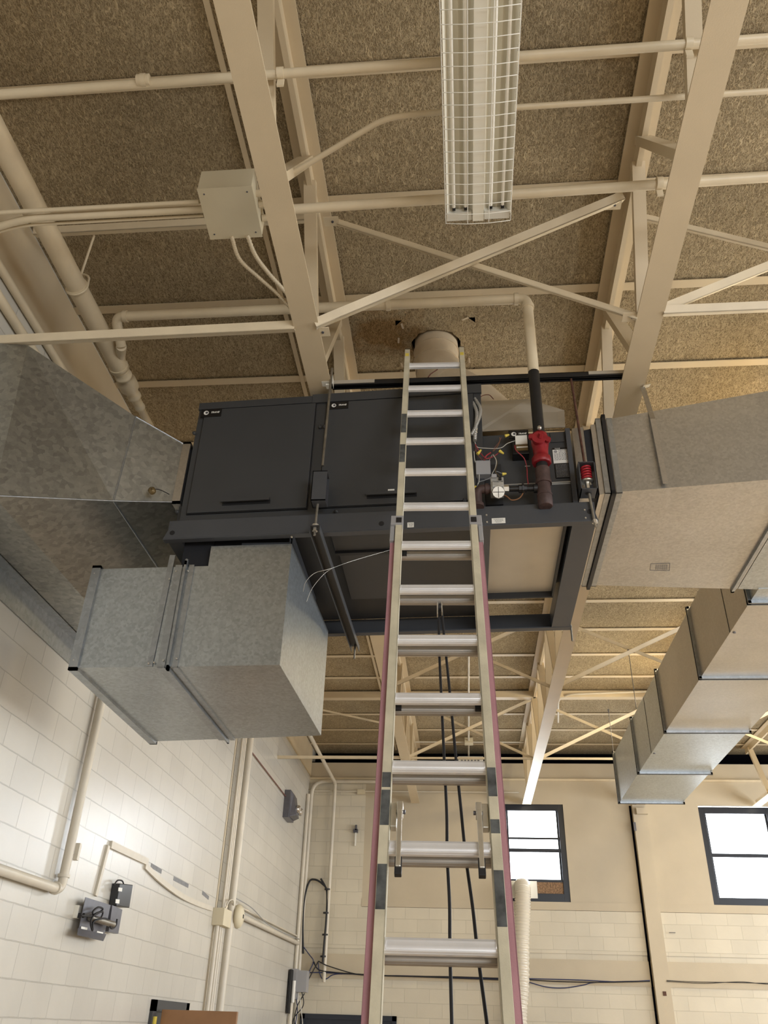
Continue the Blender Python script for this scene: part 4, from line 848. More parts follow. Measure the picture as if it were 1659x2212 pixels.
# triangulate so the crease runs top-left -> bottom-right
def facet(mb, lo0, lo1, hi0, hi1): mb.add([lo0, lo1, hi1, hi0], [(0, 1, 3), (1, 2, 3)])
def piece(ra, rb, nm):   # ra nearer the unit, rb farther left
    mb = MB()
    mb.add([rb[0], ra[0], ra[1], rb[1]], [(0, 1, 3), (1, 2, 3)])
    mb.add([rb[3], ra[3], ra[0], rb[0]], [(0, 1, 2), (0, 2, 3)])
    mb.add([rb[1], ra[1], ra[2], rb[2]], [(0, 1, 2), (0, 2, 3)])
    mb.add([rb[2], ra[2], ra[3], rb[3]], [(0, 1, 2), (0, 2, 3)])
    return mb.build(nm, 'galvanised_old', ld)
piece(Aring, Bring, 'inner_transition'); piece(Bring, Cring, 'outer_transition')
slab_quads(MB(), [Cring, Dring]).build('trunk_stub', 'galvanised_old', ld)
mb = MB(); 
for i in range(4): mb.tube([Bring[i], Bring[(i + 1) % 4]], 0.006, 8)
mb.tube([Bring[0], Cring[0]], 0.005, 8).tube([Aring[0], Bring[0]], 0.005, 8).tube([Aring[1], Bring[1]], 0.004, 6).tube([Cring[0], Dring[0]], 0.005, 8)
mb.build('standing_seam', 'galvanised_edge', ld)
fm = MB(); flange(fm, [p + V((0.01, 0, 0)) for p in Aring], (1, 0, 0), 0.05, 0.014); fm.build('collar_flange', 'galvanised_warm', ld)
tag(MB().box((XL + 0.004, 3.0, zl - 0.012), (XL + 0.075, 5.93, zl - 0.004)).box((XL + 0.004, 3.0, 2.19), (XL + 0.010, 5.93, zl - 0.004)).build('wall_angle', 'galvanised_edge'), 'galvanised angle fixing the duct to the left wall', 'bracket')
tk = PP(326, 1056, (0, 3.93, 0), (0, 1, 0))
ds = empty('duct_sensor', tk, 'round sensor plug with a thin wire on the flared duct', 'sensor')
MB().disc_lathe(tk + V((0, 0.03, 0)), (0, -1, 0), ((0, 0.022), (0.02, 0.022), (0.026, 0.012)), 16).build('sensor_cap', 'coil_brass', ds)
MB().tube(catmull([tk, PP(345, 1058, (0, 3.98, 0), (0, 1, 0)), PP(366, 1068, (0, 4.0, 0), (0, 1, 0))]), 0.0025, 6).build('sensor_wire', 'black', ds)

# small downward box duct, front left
sd = empty('drop_duct', (-1.5, 4.7, 1.61), 'rectangular galvanised duct box hanging below the left end of the heater', 'duct')
yf0, z0 = 4.07, 1.615
q0 = V((-2.10, 4.085, 1.62)); q1 = V((-0.945, 4.06, 1.62)); q2 = V((-0.91, 5.28, 1.62)); q3 = V((-2.10, 5.42, 1.62))
zt1, zt2 = 2.225, 2.335; xm1 = -1.42; xj = -1.56
def lerp(a, b, x): t = (x - a.x) / (b.x - a.x); return a.lerp(b, t)
f1 = lerp(q0, q1, xj); b1 = lerp(q3, q2, xj); f2 = lerp(q0, q1, xm1); b2 = lerp(q3, q2, xm1)
h1 = V((0, 0, zt1 - 1.62)); h2 = V((0, 0, zt2 - 1.62 + 0.02))
MB().hexa([q0, f1, b1, q3, q0 + h1, f1 + h1, b1 + h1, q3 + h1]).build('outer_section', 'galvanised', sd)
mb = MB(); mb.hexa([f1, f2, b2, b1, f1 + h1, f2 + h1, b2 + h1, b1 + h1]); mb.hexa([f2, q1, q2, b2, f2 + h2, q1 + h2, q2 + h2, b2 + h2]); mb.build('inner_section', 'galvanised', sd)
fl1 = MB(); r0 = [q0 + V((0.02, 0, 0)), q0 + V((0.02, 0, 0)) + h1, q3 + V((0.02, 0, 0)) + h1, q3 + V((0.02, 0, 0))]
flange(fl1, r0, (1, 0, 0), 0.05, 0.016); fl1.build('end_flange', 'galvanised_edge', sd)
r1 = [f1, f1 + h1 + V((0, 0, 0.0)), b1 + h1, b1]
fl2 = MB(); flange(fl2, [p + V((0.012, 0, 0)) for p in r1], (1, 0, 0), 0.012, 0.026); flange(fl2, [p + V((-0.03, 0, 0)) for p in r1], (1, 0, 0), 0.04, 0.008); flange(fl2, [p + V((0.045, 0, 0)) for p in r1], (1, 0, 0), 0.03, 0.008); fl2.build('joint_flange', 'galvanised_edge', sd)
sp = lerp(q0, q1, -1.655); spb = sp + V((0, -0.002, 0))
MB().bar(spb + V((0.0, -0.004, 0)), spb + V((0.015, -0.004, 0.68)), 0.032, 0.004, (0, -1, 0)).build('hanger_strap', 'galvanised_edge', sd)
MB().cyl(f1 + h1 + V((0.012, -0.012, -0.02)), f1 + h1 + V((0.012, -0.012, 0.04)), 0.012, 4).build('corner_post', 'galvanised_edge', sd)
for x, z in ((-2.085, 1.66), (-2.085, 2.19), (-1.63, 1.64), (-1.53, 2.19), (-1.60, 2.19), (-1.58, 1.65), (-1.51, 1.66), (-1.66, 1.635), (-1.63, 2.14)):
    c = lerp(q0, q1, x); MB().disc_lathe((x, c.y - 0.010, z), (0, -1, 0), ((0, 0.006), (0.006, 0.004)), 8).build('sheet_screw', 'zinc', sd)
# black flexible throat between small duct and unit
tag(MB().box((-1.60, 4.12, 2.22), (xm1 - 0.005, 5.1, 2.47)).box((xm1 - 0.01, 4.13, 2.345), (-0.96, 5.0, 2.47)).build('duct_throat', 'canvas_black'), 'black opening between the heater base and the hanging duct box', 'duct')
MB().box((-1.25, 4.10, 2.35), (-0.97, 4.104, 2.39)).box((-0.972, 4.10, 2.35), (-0.968, 5.0, 2.42)).build('throat_flange', 'rail_paint', sd)

# right duct
rc = empty('flexible_connector', (0.83, 4.6, 2.55), 'galvanised collar with black canvas connector right of the heater', 'duct connector')
def rx(x, yf, yb, z0, z1): return ring_x(x, yf, yb, z0, z1)
zR0, zR1 = 2.625, 3.13; yR0, yR1 = 4.02, 5.15
slab_quads(MB(), [rx(0.70, yR0 + 0.01, yR1, zR0 - 0.02, zR1 - 0.03), rx(0.765, yR0 + 0.005, yR1, zR0 - 0.015, zR1 - 0.025)]).build('inner_collar', 'galvanised_warm', rc)
slab_quads(MB(), [rx(0.765, yR0 + 0.02, yR1 - 0.02, zR0 - 0.005, zR1 - 0.04), rx(0.81, yR0 + 0.02, yR1 - 0.02, zR0, zR1 - 0.03)]).build('canvas_bellows', 'canvas_black', rc)
slab_quads(MB(), [rx(0.81, yR0, yR1, zR0 - 0.01, zR1 - 0.015), rx(0.872, yR0, yR1, zR0, zR1 - 0.005)]).build('outer_collar', 'galvanised_warm', rc)
rd = empty('return_duct', (1.4, 4.6, 2.6), 'large galvanised duct leaving the right end of the heater', 'duct')
Ra = rx(0.885, 4.015, 5.165, 2.625, 3.145); Rb = rx(1.90, 3.92, 5.275, 2.635, 3.26)
slab_quads(MB(), [Ra, Rb]).build('tapered_section', 'galvanised_mid', rd)
# crease strips and seam on the front panel
f_ = MB(); flange(f_, [p + V((0.0, 0, 0)) for p in Ra], (1, 0, 0), 0.022, 0.024); f_.build('joint_flange', 'black_iron', rd)
for rg_, o_x, t_, h_ in ((Ra, 0.035, 0.032, 0.008), (Ra, -0.03, 0.03, 0.008), (Rb, -0.03, 0.02, 0.02)):
    f_ = MB(); flange(f_, [p + V((o_x, 0, 0)) for p in rg_], (1, 0, 0), t_, h_); f_.build('seam_cleat', 'galvanised_edge', rd)
Rc = rx(1.905, 3.92, 5.275, 2.635, 3.26); Rd = rx(3.05, 3.90, 5.36, 2.635, 3.27)
slab_quads(MB(), [Rc, Rd]).build('plenum_section', 'galvanised', rd)
# printed maker's stamp under the duct
sa = [P(1406, 1218, 2, 2.628), P(1447, 1217, 2, 2.628), P(1446, 1233, 2, 2.628), P(1404, 1232, 2, 2.628)]
mb = MB()
for i in range(4): mb.bar(sa[i], sa[(i + 1) % 4], 0.003, 0.001)
for r_ in range(4):
    a_ = sa[0].lerp(sa[3], 0.25 + r_ * 0.18); b_2 = sa[1].lerp(sa[2], 0.25 + r_ * 0.18); t = 0.25
    while t < 0.9: mb.bar(a_.lerp(b_2, t), a_.lerp(b_2, min(t + 0.08, 0.93)), 0.004, 0.001); t += 0.11
mb.build('printed_stamp', 'mount_grey', rd)
# hanging strap over duct
s0 = V((1.124 + 0.065, 4.06, 3.49)); s1 = PP(1410, 905, (0, 3.955, 0), (0, 1, 0)); s2 = PP(1438, 1044, (0, 3.95, 0), (0, 1, 0))
s0 = P(1388, 836, 2, 3.49); 
hs_ = empty('duct_strap', s0, 'bent galvanised strap hanging from the right truss down over the duct', 'strap')
MB().bar(s0, s1, 0.03, 0.003, (0, -1, 0)).bar(s1, s2, 0.03, 0.003, (0, -1, 0)).build('strap_band', 'galvanised_warm', hs_)
MB().bar(s0 + V((0.0, 0, 0.0)), s0 + V((0.05, 0.01, 0.02)), 0.03, 0.003).build('strap_hook', 'zinc', hs_)

# long run going away
lr = empty('branch_duct', (2.44, 8.5, 2.63), 'long galvanised duct run receding towards the far wall on the right', 'duct')
X0, X1, Z0, Z1 = 2.04, 2.84, 2.632, 3.262
ys_ = [5.27, 5.47, 6.93, 8.42, 9.97, 11.44]
for i, (a_, b_2) in enumerate(zip(ys_, ys_[1:])):
    MB().box((X0, a_, Z0), (X1, b_2, Z1)).build('duct_section', 'galvanised_warm' if i in (1, 2) else 'galvanised', lr)
for y in ys_[1:]:
    mb = MB(); yy = min(y, 11.42)
    flange(mb, [V((X0, yy, Z0)), V((X0, yy, Z1)), V((X1, yy, Z1)), V((X1, yy, Z0))], (0, 1, 0), 0.045, 0.022); mb.build('section_flange', 'galvanised_edge', lr)
    mb = MB(); flange(mb, [V((X0, yy, Z0)), V((X0, yy, Z1)), V((X1, yy, Z1)), V((X1, yy, Z0))], (0, 1, 0), 0.008, 0.026); mb.build('flange_gasket', 'black_iron', lr)
for y in (6.0, 9.2):
    MB().box((X0 - 0.003, y, Z0), (X0, y + 0.004, Z1)).build('seam_line', 'black_iron', lr)
    MB().disc_lathe((X0 + 0.03, y, Z0), (0, 0, -1), ((0, 0.012), (0.006, 0.012)), 8).build('seam_plug', 'mount_grey', lr)
for y, wh in ((9.6, 'middle of'), (11.40, 'far end of')):
    tag(MB().cyl((X0 - 0.01, y, Z1), (X0 - 0.01, y, 4.0 if y < 10 else 3.85), 0.004, 8).box((X0 - 0.02, y - 0.01, 3.98 if y < 10 else 3.83), (X0, y + 0.01, 4.02 if y < 10 else 3.87)).build('hanger_wire', 'mount_grey'), 'thin hanger wire at the %s the long duct run' % wh, 'hanger', 'duct hanger wires')

# ================================================================== LADDER
LO = V((-0.0731, 2.6748, 0.2092)); LU = V((-0.0138, 0.3897, 1)).normalized(); LS = V((1, 0.0262, -0.0074)); LS = (LS - LU * LS.dot(LU)).normalized(); LN = LU.cross(LS); 
if LN.y < 0: LN = -LN
SPC = 0.3048
def Lp(s, k, n): return LO + LS * s + LU * (SPC * k) + LN * n
def PLd(px, py, n=0.0): return PP(px, py, LO + LN * n, LN)
lad = empty('extension_ladder', Lp(0, -5.8, 0), 'tall fibreglass extension ladder leaning up in front of the heater', 'ladder')
hw = 0.1605; kt = 12.62
def lbox(mb, s0, s1, k0, k1, n0, n1):
    p = [Lp(a, b, c) for b in (k0, k1) for a, c in ((s0, n0), (s1, n0), (s1, n1), (s0, n1))]; return mb.hexa(p)
for sg in (-1, 1):
    mb = MB()
    lbox(mb, *sorted((sg * hw, sg * (hw + 0.0325))), -5.2, kt + (0.06 if sg > 0 else 0), -0.028, -0.024)
    lbox(mb, *sorted((sg * hw, sg * (hw + 0.0325))), -5.2, kt + (0.06 if sg > 0 else 0), 0.032, 0.036)
    lbox(mb, *sorted((sg * hw, sg * (hw + 0.004))), -5.2, kt + (0.06 if sg > 0 else 0), -0.028, 0.036)
    mb.build('fly_rail', 'fibreglass', lad, bevel=0.0012)
    mb = MB(); k1 = 6.45
    lbox(mb, *sorted((sg * (hw + 0.034), sg * (hw + 0.055))), -6.0, k1, -0.006, -0.002)
    lbox(mb, *sorted((sg * (hw + 0.050), sg * (hw + 0.055))), -6.0, k1, -0.006, 0.085)
    lbox(mb, *sorted((sg * (hw + 0.018), sg * (hw + 0.052))), -6.0, k1, 0.081, 0.085)
    mb.build('base_rail', 'red_fibreglass', lad, bevel=0.0012)['label'] = 'faded red outer rail'
    mb = MB(); lbox(mb, *sorted((sg * (hw - 0.003), sg * (hw + 0.055))), 6.40, 6.62, -0.033, 0.0); lbox(mb, *sorted((sg * (hw + 0.036), sg * (hw + 0.057))), 6.05, 6.5, -0.02, 0.09); mb.build('rail_guide', 'plastic_grey', lad, bevel=0.002)
    mb = MB(); lbox(mb, *sorted((sg * (hw + 0.004), sg * (hw + 0.030))), 6.44, 6.56, -0.036, -0.03); mb.build('guide_pad', 'black_rubber', lad)
    mb = MB(); kk = kt + (0.06 if sg > 0 else 0); lbox(mb, *sorted((sg * (hw + 0.001), sg * (hw + 0.032))), kk, kk + 0.05, -0.026, 0.034); mb.build('rail_cap', 'black_rubber', lad, bevel=0.003)
    mb = MB(); lbox(mb, *sorted((sg * (hw + 0.005), sg * (hw + 0.028))), kt - 0.33, kt - 0.2, -0.0295, -0.0275); mb.build('yellow_sticker', 'yellow', lad)
    mb = MB(); lbox(mb, *sorted((sg * (hw + 0.02), sg * (hw + 0.075))), -6.12, -5.9, -0.02, 0.10); mb.build('ladder_foot', 'black_rubber', lad)
def grooved(mb, s0, s1, k, n, r, tilt=0.0):
    # D-shaped ladder rung with flutes on the face
    prof = []
    for i in range(40):
        a = 2 * math.pi * i / 40; rr = r * (1 - 0.05 * (1 if (i % 4) < 2 else 0)); sg_ = lambda v: math.copysign(abs(v) ** 0.72, v)
        prof.append((sg_(math.sin(a)) * rr * 1.38, -sg_(math.cos(a)) * rr * 1.05))
    pts = [Lp(s, k, n) + LU * a + LN * b for s in (s0, s1) for a, b in prof]; m2 = len(prof)
    mb.add(pts, [(i, (i + 1) % m2, (i + 1) % m2 + m2, i + m2) for i in range(m2)] + [tuple(range(m2)), tuple(range(m2, 2 * m2))])
    return mb
for k in range(-5, 13):
    grooved(MB(), -hw, hw, k, 0.0, 0.0165).build('rung', 'aluminium', lad)
    for sg in (-1, 1):
        c = Lp(sg * (hw - 0.003), k, 0); MB().tube([c - LS * 0.002, c + LS * 0.002], 0.021, 18).build('rung_plate', 'aluminium', lad)
for k in range(-6, 7):
    grooved(MB(), -hw - 0.045, hw + 0.045, k + 0.0, 0.062, 0.0165).build('base_rung', 'aluminium_shaded', lad)
    for sg in (-1, 1):
        c = Lp(sg * (hw + 0.054), k + 0.02, 0.03); MB().tube([c, c + LS * sg * 0.003], 0.014, 12).build('rivet_plate', 'aluminium', lad)
for k in (6, 3):
    for sg in ((-1,) if k == 6 else (-1, 1)):
        mb = MB(); lbox(mb, *sorted((sg * (hw - 0.022), sg * (hw))), k - 0.06, k + 0.06, 0.038, 0.05); mb.build('rung_stop', 'black_rubber', lad)
def patch(px0, py0, px1, py1, sg):
    k0 = (PLd(px0, py1, -0.028) - LO).dot(LU) / SPC; k1 = (PLd(px0, py0, -0.028) - LO).dot(LU) / SPC
    mb = MB(); lbox(mb, *sorted((sg * (hw + 0.002), sg * (hw + 0.031))), k0, k1, -0.0288, -0.0275); mb.build('grime_patch', 'grime', lad)
patch(825, 1668, 835, 1700, -1); patch(825, 1706, 835, 1782, -1); patch(815, 1866, 825, 1964, -1); patch(870, 894, 880, 934, -1); patch(868, 960, 872, 998, -1)
patch(1065, 1658, 1075, 1720, 1); patch(1070, 1770, 1080, 1800, 1); patch(1080, 1880, 1090, 2002, 1)
# rung locks
for sg in (-1, 1):
    mb = MB(); lbox(mb, *sorted((sg * (hw - 0.022), sg * (hw - 0.001))), 1.23, 1.52, -0.012, 0.02); mb.build('lock_bracket', 'zinc', lad, bevel=0.003)
    s0_, s1_ = sorted((sg * (hw - 0.040), sg * (hw - 0.024)))
    mb = MB(); lbox(mb, s0_ - 0.002, s1_ + 0.002, 1.36, 1.50, -0.030, 0.012); mb.build('lock_head', 'zinc', lad, bevel=0.003)
    mb = MB(); lbox(mb, s0_, s1_, 0.74, 1.40, -0.034, -0.022); mb.build('lock_lever', 'zinc', lad, bevel=0.003)
    mb = MB(); lbox(mb, s0_ - 0.003, s1_ + 0.003, 0.67, 0.86, -0.028, -0.006); mb.build('lock_tip', 'black_rubber', lad, bevel=0.002)
    c = Lp(sg * (hw - 0.05), 1.40, -0.012); MB().tube([c, c + LS * sg * 0.03], 0.007, 8).build('lock_bolt', 'mount_grey', lad)
# pulley and ropes
pu = Lp(0.010, 4.86, 0.06)
MB().bar(PLd(948, 1290, .06), PLd(948, 1306, .06), 0.016, 0.006, LN).build('pulley_hook', 'zinc', lad)
MB().bar(PLd(945, 1304, .05), PLd(945, 1330, .05), 0.005, 0.02, LN).bar(PLd(954, 1304, .05), PLd(955, 1326, .05), 0.005, 0.02, LN).build('pulley_block', 'zinc', lad)
MB().tube([PLd(947, 1312, .055), PLd(953, 1312, .055)], 0.018, 16).build('pulley_wheel', 'black_rubber', lad)
n_ = 0.090
tag(MB().tube(catmull([PLd(947, 1315, .07), PLd(948, 1360, n_), PLd(949, 1410, n_), PLd(953, 1500, n_), PLd(960, 1650, n_), PLd(965, 1760, n_), PLd(966, 1850, n_), PLd(971, 1950, n_), PLd(972, 2050, n_), PLd(976, 2212, n_), PLd(980, 2400, n_)]), 0.0052, 8).build('pull_rope', 'black_rubber'), 'left black pull rope hanging behind the ladder rungs', 'rope', 'black ladder ropes')
tag(MB().tube(catmull([PLd(954, 1315, .07), PLd(958, 1360, n_), PLd(963, 1410, n_), PLd(972, 1500, n_), PLd(986, 1650, n_), PLd(995, 1740, n_), PLd(1006, 1850, n_), PLd(1021, 1960, n_), PLd(1032, 2060, n_), PLd(1052, 2212, n_), PLd(1075, 2400, n_)]), 0.0056, 8).build('pull_rope', 'black_rubber'), 'right black pull rope slanting behind the ladder rungs', 'rope', 'black ladder ropes')
# loose silver wires by the channel
tag(MB().tube(catmull([P(842, 1188, 1, 4.3), P(760, 1212, 1, 4.1), P(715, 1228, 1, 3.95), P(680, 1238, 1, 3.9), P(660, 1258, 1, 3.9), P(655, 1278, 1, 3.95)]), 0.0009, 5).tube(catmull([P(720, 1226, 1, 3.95), P(700, 1240, 1, 3.9), P(675, 1270, 1, 3.9), P(662, 1300, 1, 3.93)]), 0.0008, 5).build('stray_wire', 'zinc'), 'thin silver stray wire dangling beside the drop duct', 'wire')

# ================================================================== LEFT WALL FITTINGS
XW = XL
pipe('drain_pipe', [(XW + 0.05, 6.0, 3.9), (XW + 0.05, 6.0, 0.765), (XW + 0.05, 3.0, 0.745)], 0.032, 'wall_trim_paint', 'cream pipe dropping down the left wall and turning back at the elbow', 'pipe', 0.07)
tag(MB().tube([(XW + 0.05, 6.0, 0.845), (XW + 0.05, 6.0, 0.865)], 0.042, 16).tube([(XW + 0.05, 5.92, 0.765), (XW + 0.05, 5.90, 0.765)], 0.042, 16).build('pipe_collar', 'wall_trim_paint'), 'pair of raised beads at the elbow of the left wall pipe', 'pipe fitting')
# surface raceway pieces
def on_wall(px, py, off=0.01): return P(px, py, 0, XW + off)
def raceway(pts, w, h, label):
    mb = MB()
    for a_, b_2 in zip(pts, pts[1:]): mb.bar(a_, b_2, w, h, (1, 0, 0), ou=h / 2)
    return tag(mb.build('wire_raceway', 'wall_trim_paint'), label, 'raceway', 'surface wire raceways')
raceway([on_wall(236, 1824, .0), on_wall(316, 1862, .0)], 0.055, 0.022, 'straight slanted raceway above the monitor mount')
raceway([on_wall(231, 1827, .0), on_wall(203, 1935, .0)], 0.042, 0.02, 'vertical raceway dropping to the monitor mount')
raceway(catmull([on_wall(311, 1870, .0), on_wall(345, 1902, .01), on_wall(385, 1932, .01), on_wall(420, 1950, .0), on_wall(456, 1963, .0)], 5), 0.048, 0.02, 'sagging loose raceway right of the monitor mount')
raceway([on_wall(167, 1822, .0), on_wall(159, 1858, .0)], 0.035, 0.03, 'short raceway stub beside the cream wall pipe')
for i, (a_, b_2) in enumerate((((326, 1869), (349, 1883)), ((375, 1897), (407, 1914)), ((437, 1928), (451, 1940)))):
    tag(MB().bar(on_wall(*a_, .001), on_wall(*b_2, .001), 0.038, 0.001, (1, 0, 0)).build('tape_strip', 'tape'), ('first', 'second and longest', 'last')[i] + ' grey tape strip left on the wall above the sagging raceway', 'tape', 'leftover grey tape strips')
# monitor mount
mm = empty('monitor_mount', on_wall(212, 1985, 0.02), 'grey swivel monitor mount plate with tangled black cords on left wall', 'wall mount')
q = [on_wall(184, 1938, .06), on_wall(238, 1955, .06), on_wall(222, 2032, .06), on_wall(167, 2019, .06)]
MB().quadslab(q, 0.004, (1, 0, 0)).build('mount_plate', 'mount_grey', mm)
MB().quadslab([on_wall(168, 2005, .066), on_wall(229, 2018, .066), on_wall(222, 2033, .09), on_wall(166, 2020, .09)], 0.004, (1, 0, 0)).build('plate_lip', 'mount_grey', mm)
for a_ in ((175, 2001), (209, 2011)):
    MB().quadslab([on_wall(*a_, .067), on_wall(a_[0] + 13, a_[1] + 3, .067), on_wall(a_[0] + 12, a_[1] + 8, .067), on_wall(a_[0] - 1, a_[1] + 5, .067)], 0.004, (1, 0, 0)).build('plate_slot', 'label_white', mm)
MB().box(on_wall(162, 1955, 0.0), on_wall(172, 1985, 0.03)).build('outlet_plate', 'white_paint', mm)
MB().tube([on_wall(195, 1982, .09), on_wall(245, 1997, .12)], 0.022, 14).build('swivel_arm', 'steel_rod', mm)
MB().quadslab([on_wall(232, 1955, .03), on_wall(254, 1965, .03), on_wall(245, 2017, .03), on_wall(224, 2012, .03)], 0.04, (1, 0, 0)).build('side_bracket', 'mount_grey', mm)
MB().tube(catmull([on_wall(175, 1978, .10), on_wall(200, 1978, .11), on_wall(222, 1965, .11), on_wall(212, 1960, .11), on_wall(200, 1972, .11), on_wall(215, 1985, .11), on_wall(222, 1970, .11), on_wall(205, 1975, .12), on_wall(196, 1992, .11), on_wall(200, 2010, .11), on_wall(203, 1990, .12), on_wall(230, 1985, .12), on_wall(240, 2005, .12), on_wall(250, 2000, .1), on_wall(253, 1985, .1)]), 0.007, 6).build('power_cord', 'black_rubber', mm)
MB().box(on_wall(169, 1972, .03), on_wall(182, 1983, .08)).build('plug', 'black_rubber', mm)
pb = empty('power_adapter', on_wall(252, 1932, 0.02), 'black box-shaped power unit strapped above the monitor mount', 'power adapter')
q = [on_wall(242, 1908, .0), on_wall(270, 1911, .0), on_wall(262, 1961, .0), on_wall(234, 1957, .0)]
MB().hexa([q[3], q[2], q[2] + V((0.07, 0, 0)), q[3] + V((0.07, 0, 0)), q[0], q[1], q[1] + V((0.07, 0, 0)), q[0] + V((0.07, 0, 0))]).build('adapter_body', 'black_gloss', pb, bevel=0.006)
for a_, b_2 in (((256, 1917), (264, 1926)), ((250, 1942), (258, 1952))): MB().quadslab([on_wall(a_[0], a_[1], .073), on_wall(b_2[0], a_[1] + 1, .073), on_wall(b_2[0] - 1, b_2[1], .073), on_wall(a_[0] - 1, b_2[1] - 1, .073)], 0.002, (1, 0, 0)).build('adapter_label', 'label_white', pb)
MB().tube(catmull([on_wall(246, 1912, .05), on_wall(254, 1902, .05), on_wall(264, 1903, .05), on_wall(268, 1913, .05)]), 0.006, 6).build('cord_loop', 'black_rubber', pb)
# conduit bundle, box and bell
yb1 = 10.22
for i, (dy, r, lab) in enumerate(((0.0, 0.016, 'leftmost'), (0.07, 0.016, 'second'), (0.14, 0.018, 'third'), (0.27, 0.045, 'thick rightmost'))):
    zb_ = 1.10 if i < 3 else -1.55
    pipe('wall_conduit', [(XW + 0.06 + (0.03 if i == 3 else 0), yb1 + dy, 3.95), (XW + 0.06 + (0.03 if i == 3 else 0), yb1 + dy, zb_)], r, 'wall_trim_paint', '%s vertical pipe of the bundle on the left wall' % lab, 'conduit', group='vertical wall conduits')
struct(MB().box((XW, yb1 - 0.11, -1.6), (XW + 0.008, yb1 - 0.05, 3.95)).build('trim_50', 'cream_wall'))
struct(MB().box((XW, yb1 - 0.045, 1.1), (XW + 0.004, yb1 - 0.02, 3.95)).build('trim_51', 'void'))
for i, (dy, r) in enumerate(((-0.10, 0.024), (0.02, 0.018), (0.10, 0.018))):
    pipe('wall_conduit', [(XW + 0.05, yb1 + dy, 0.96), (XW + 0.05, yb1 + dy, -1.55)], r, 'wall_trim_paint', ('left', 'middle', 'right')[i] + ' conduit below the square wall box', 'conduit', group='conduits below the wall box')
wb = empty('wall_box', (XW + 0.08, yb1, 0.95), 'square cream electrical box on the left wall pipe bundle', 'electrical box')
MB().box((XW, yb1 - 0.17, 0.955), (XW + 0.13, yb1 + 0.17, 1.13)).build('box_body', 'cream_box', wb, bevel=0.003)
bl = empty('alarm_bell', (XW + 0.16, yb1 + 0.42, 1.13), 'round cream alarm bell beside the square wall box', 'bell')
MB().disc_lathe((XW + 0.14, yb1 + 0.36, 1.10), (1, 0, 0), ((-0.12, 0.06), (-0.02, 0.07), (0, 0.125), (0.02, 0.13), (0.05, 0.12), (0.075, 0.08), (0.08, 0.02)), 28).build('bell_shell', 'cream_box', bl)
MB().box((XW + 0.215, yb1 + 0.345, 1.08), (XW + 0.225, yb1 + 0.375, 1.12)).build('bell_hole', 'black', bl)
pipe('thin_cable', [(XW + 0.10, yb1 - 0.05, 1.12), (XW + 0.12, yb1 + 0.02, 1.22), (XW + 0.13, yb1 + 0.15, 1.25), (XW + 0.12, yb1 + 0.25, 1.2)], 0.008, 'wall_trim_paint', 'short cream cable looping from the wall box to the bell', 'cable', curve=True)
# sloped conduits from bell to corner
ya, yb2 = yb1 + 0.3, 15.2
pipe('wall_conduit', [(XW + 0.05, ya, 1.16), (XW + 0.05, yb2, 1.20)], 0.032, 'wall_trim_paint', 'thick pipe running along left wall from the bell to the corner', 'conduit', group='pipes from the bell to the corner')
pipe('wall_conduit', [(XW + 0.04, ya, 1.255), (XW + 0.04, yb2, 1.30)], 0.012, 'wall_trim_paint', 'thin pipe running above the thick one from bell to corner', 'conduit', group='pipes from the bell to the corner')
pipe('thin_cable', [(XW + 0.05, ya, 1.32), (XW + 0.09, 11.5, 1.30), (XW + 0.07, 12.6, 1.23), (XW + 0.08, 13.8, 1.22), (XW + 0.07, yb2, 1.26)], 0.006, 'wire_grey', 'grey cable draped along the pipes towards the corner', 'cable', curve=True)
# emergency light
el = empty('emergency_light', on_wall(632, 1745, 0.05), 'dark emergency light with round lamp high on the left wall', 'emergency light')
ey = 13.55; ez = 3.02
MB().box((XW, ey - 0.22, ez - 0.22), (XW + 0.10, ey + 0.20, ez + 0.20)).hexa([(XW + 0.10, ey - 0.20, ez - 0.20), (XW + 0.20, ey - 0.14, ez - 0.17), (XW + 0.20, ey + 0.12, ez - 0.17), (XW + 0.10, ey + 0.18, ez - 0.20), (XW + 0.10, ey - 0.20, ez + 0.19), (XW + 0.14, ey - 0.14, ez + 0.14), (XW + 0.14, ey + 0.12, ez + 0.14), (XW + 0.10, ey + 0.18, ez + 0.19)]).build('housing', 'mount_grey', el, bevel=0.006)
for dy in (-0.04, 0.16): MB().disc_lathe((XW + 0.20, ey + dy, ez - 0.06), (1, -0.35, -0.15), ((-0.05, 0.05), (0, 0.062), (0.02, 0.060), (0.04, 0.035)), 18).build('lamp_head', 'lens', el)
pipe('thin_cable', [(XW + 0.02, 10.55, 3.12), (XW + 0.02, 13.34, 3.12)], 0.008, 'wire_brown', 'straight cable running along the wall to the emergency light', 'cable')

# ================================================================== FAR WALL FITTINGS
pipe('corner_pipe', [(XL + 0.06, 15.42, -1.5), (XL + 0.06, 15.42, 3.88), (-1.55, 15.42, 3.88)], 0.035, 'wall_trim_paint', 'cream pipe climbing the corner and turning along the far wall top', 'pipe', 0.25)
pipe('corner_pipe', [(XL + 0.04, 15.22, 0.75), (XL + 0.04, 15.22, 3.6)], 0.032, 'wall_trim_paint', 'straight cream pipe on the left wall just before the corner', 'pipe')
pipe('drop_conduit', [(-2.33, 9.0, 3.84), (-2.33, 15.40, 3.84), (-2.33, 15.40, 0.66)], 0.030, 'wall_trim_paint', 'cream pipe running overhead then dropping down the far wall near the corner', 'pipe', 0.07)
pipe('wall_conduit', [(XL, 15.44, 3.71), (1.0, 15.44, 3.71)], 0.013, 'wall_trim_paint', 'thin level conduit high on the far wall', 'conduit')
tag(MB().box((-1.92, 15.42, 3.66), (-1.78, 15.48, 3.74)).build('outlet_box', 'cream_box'), 'small cream box on the thin far wall conduit', 'electrical box')
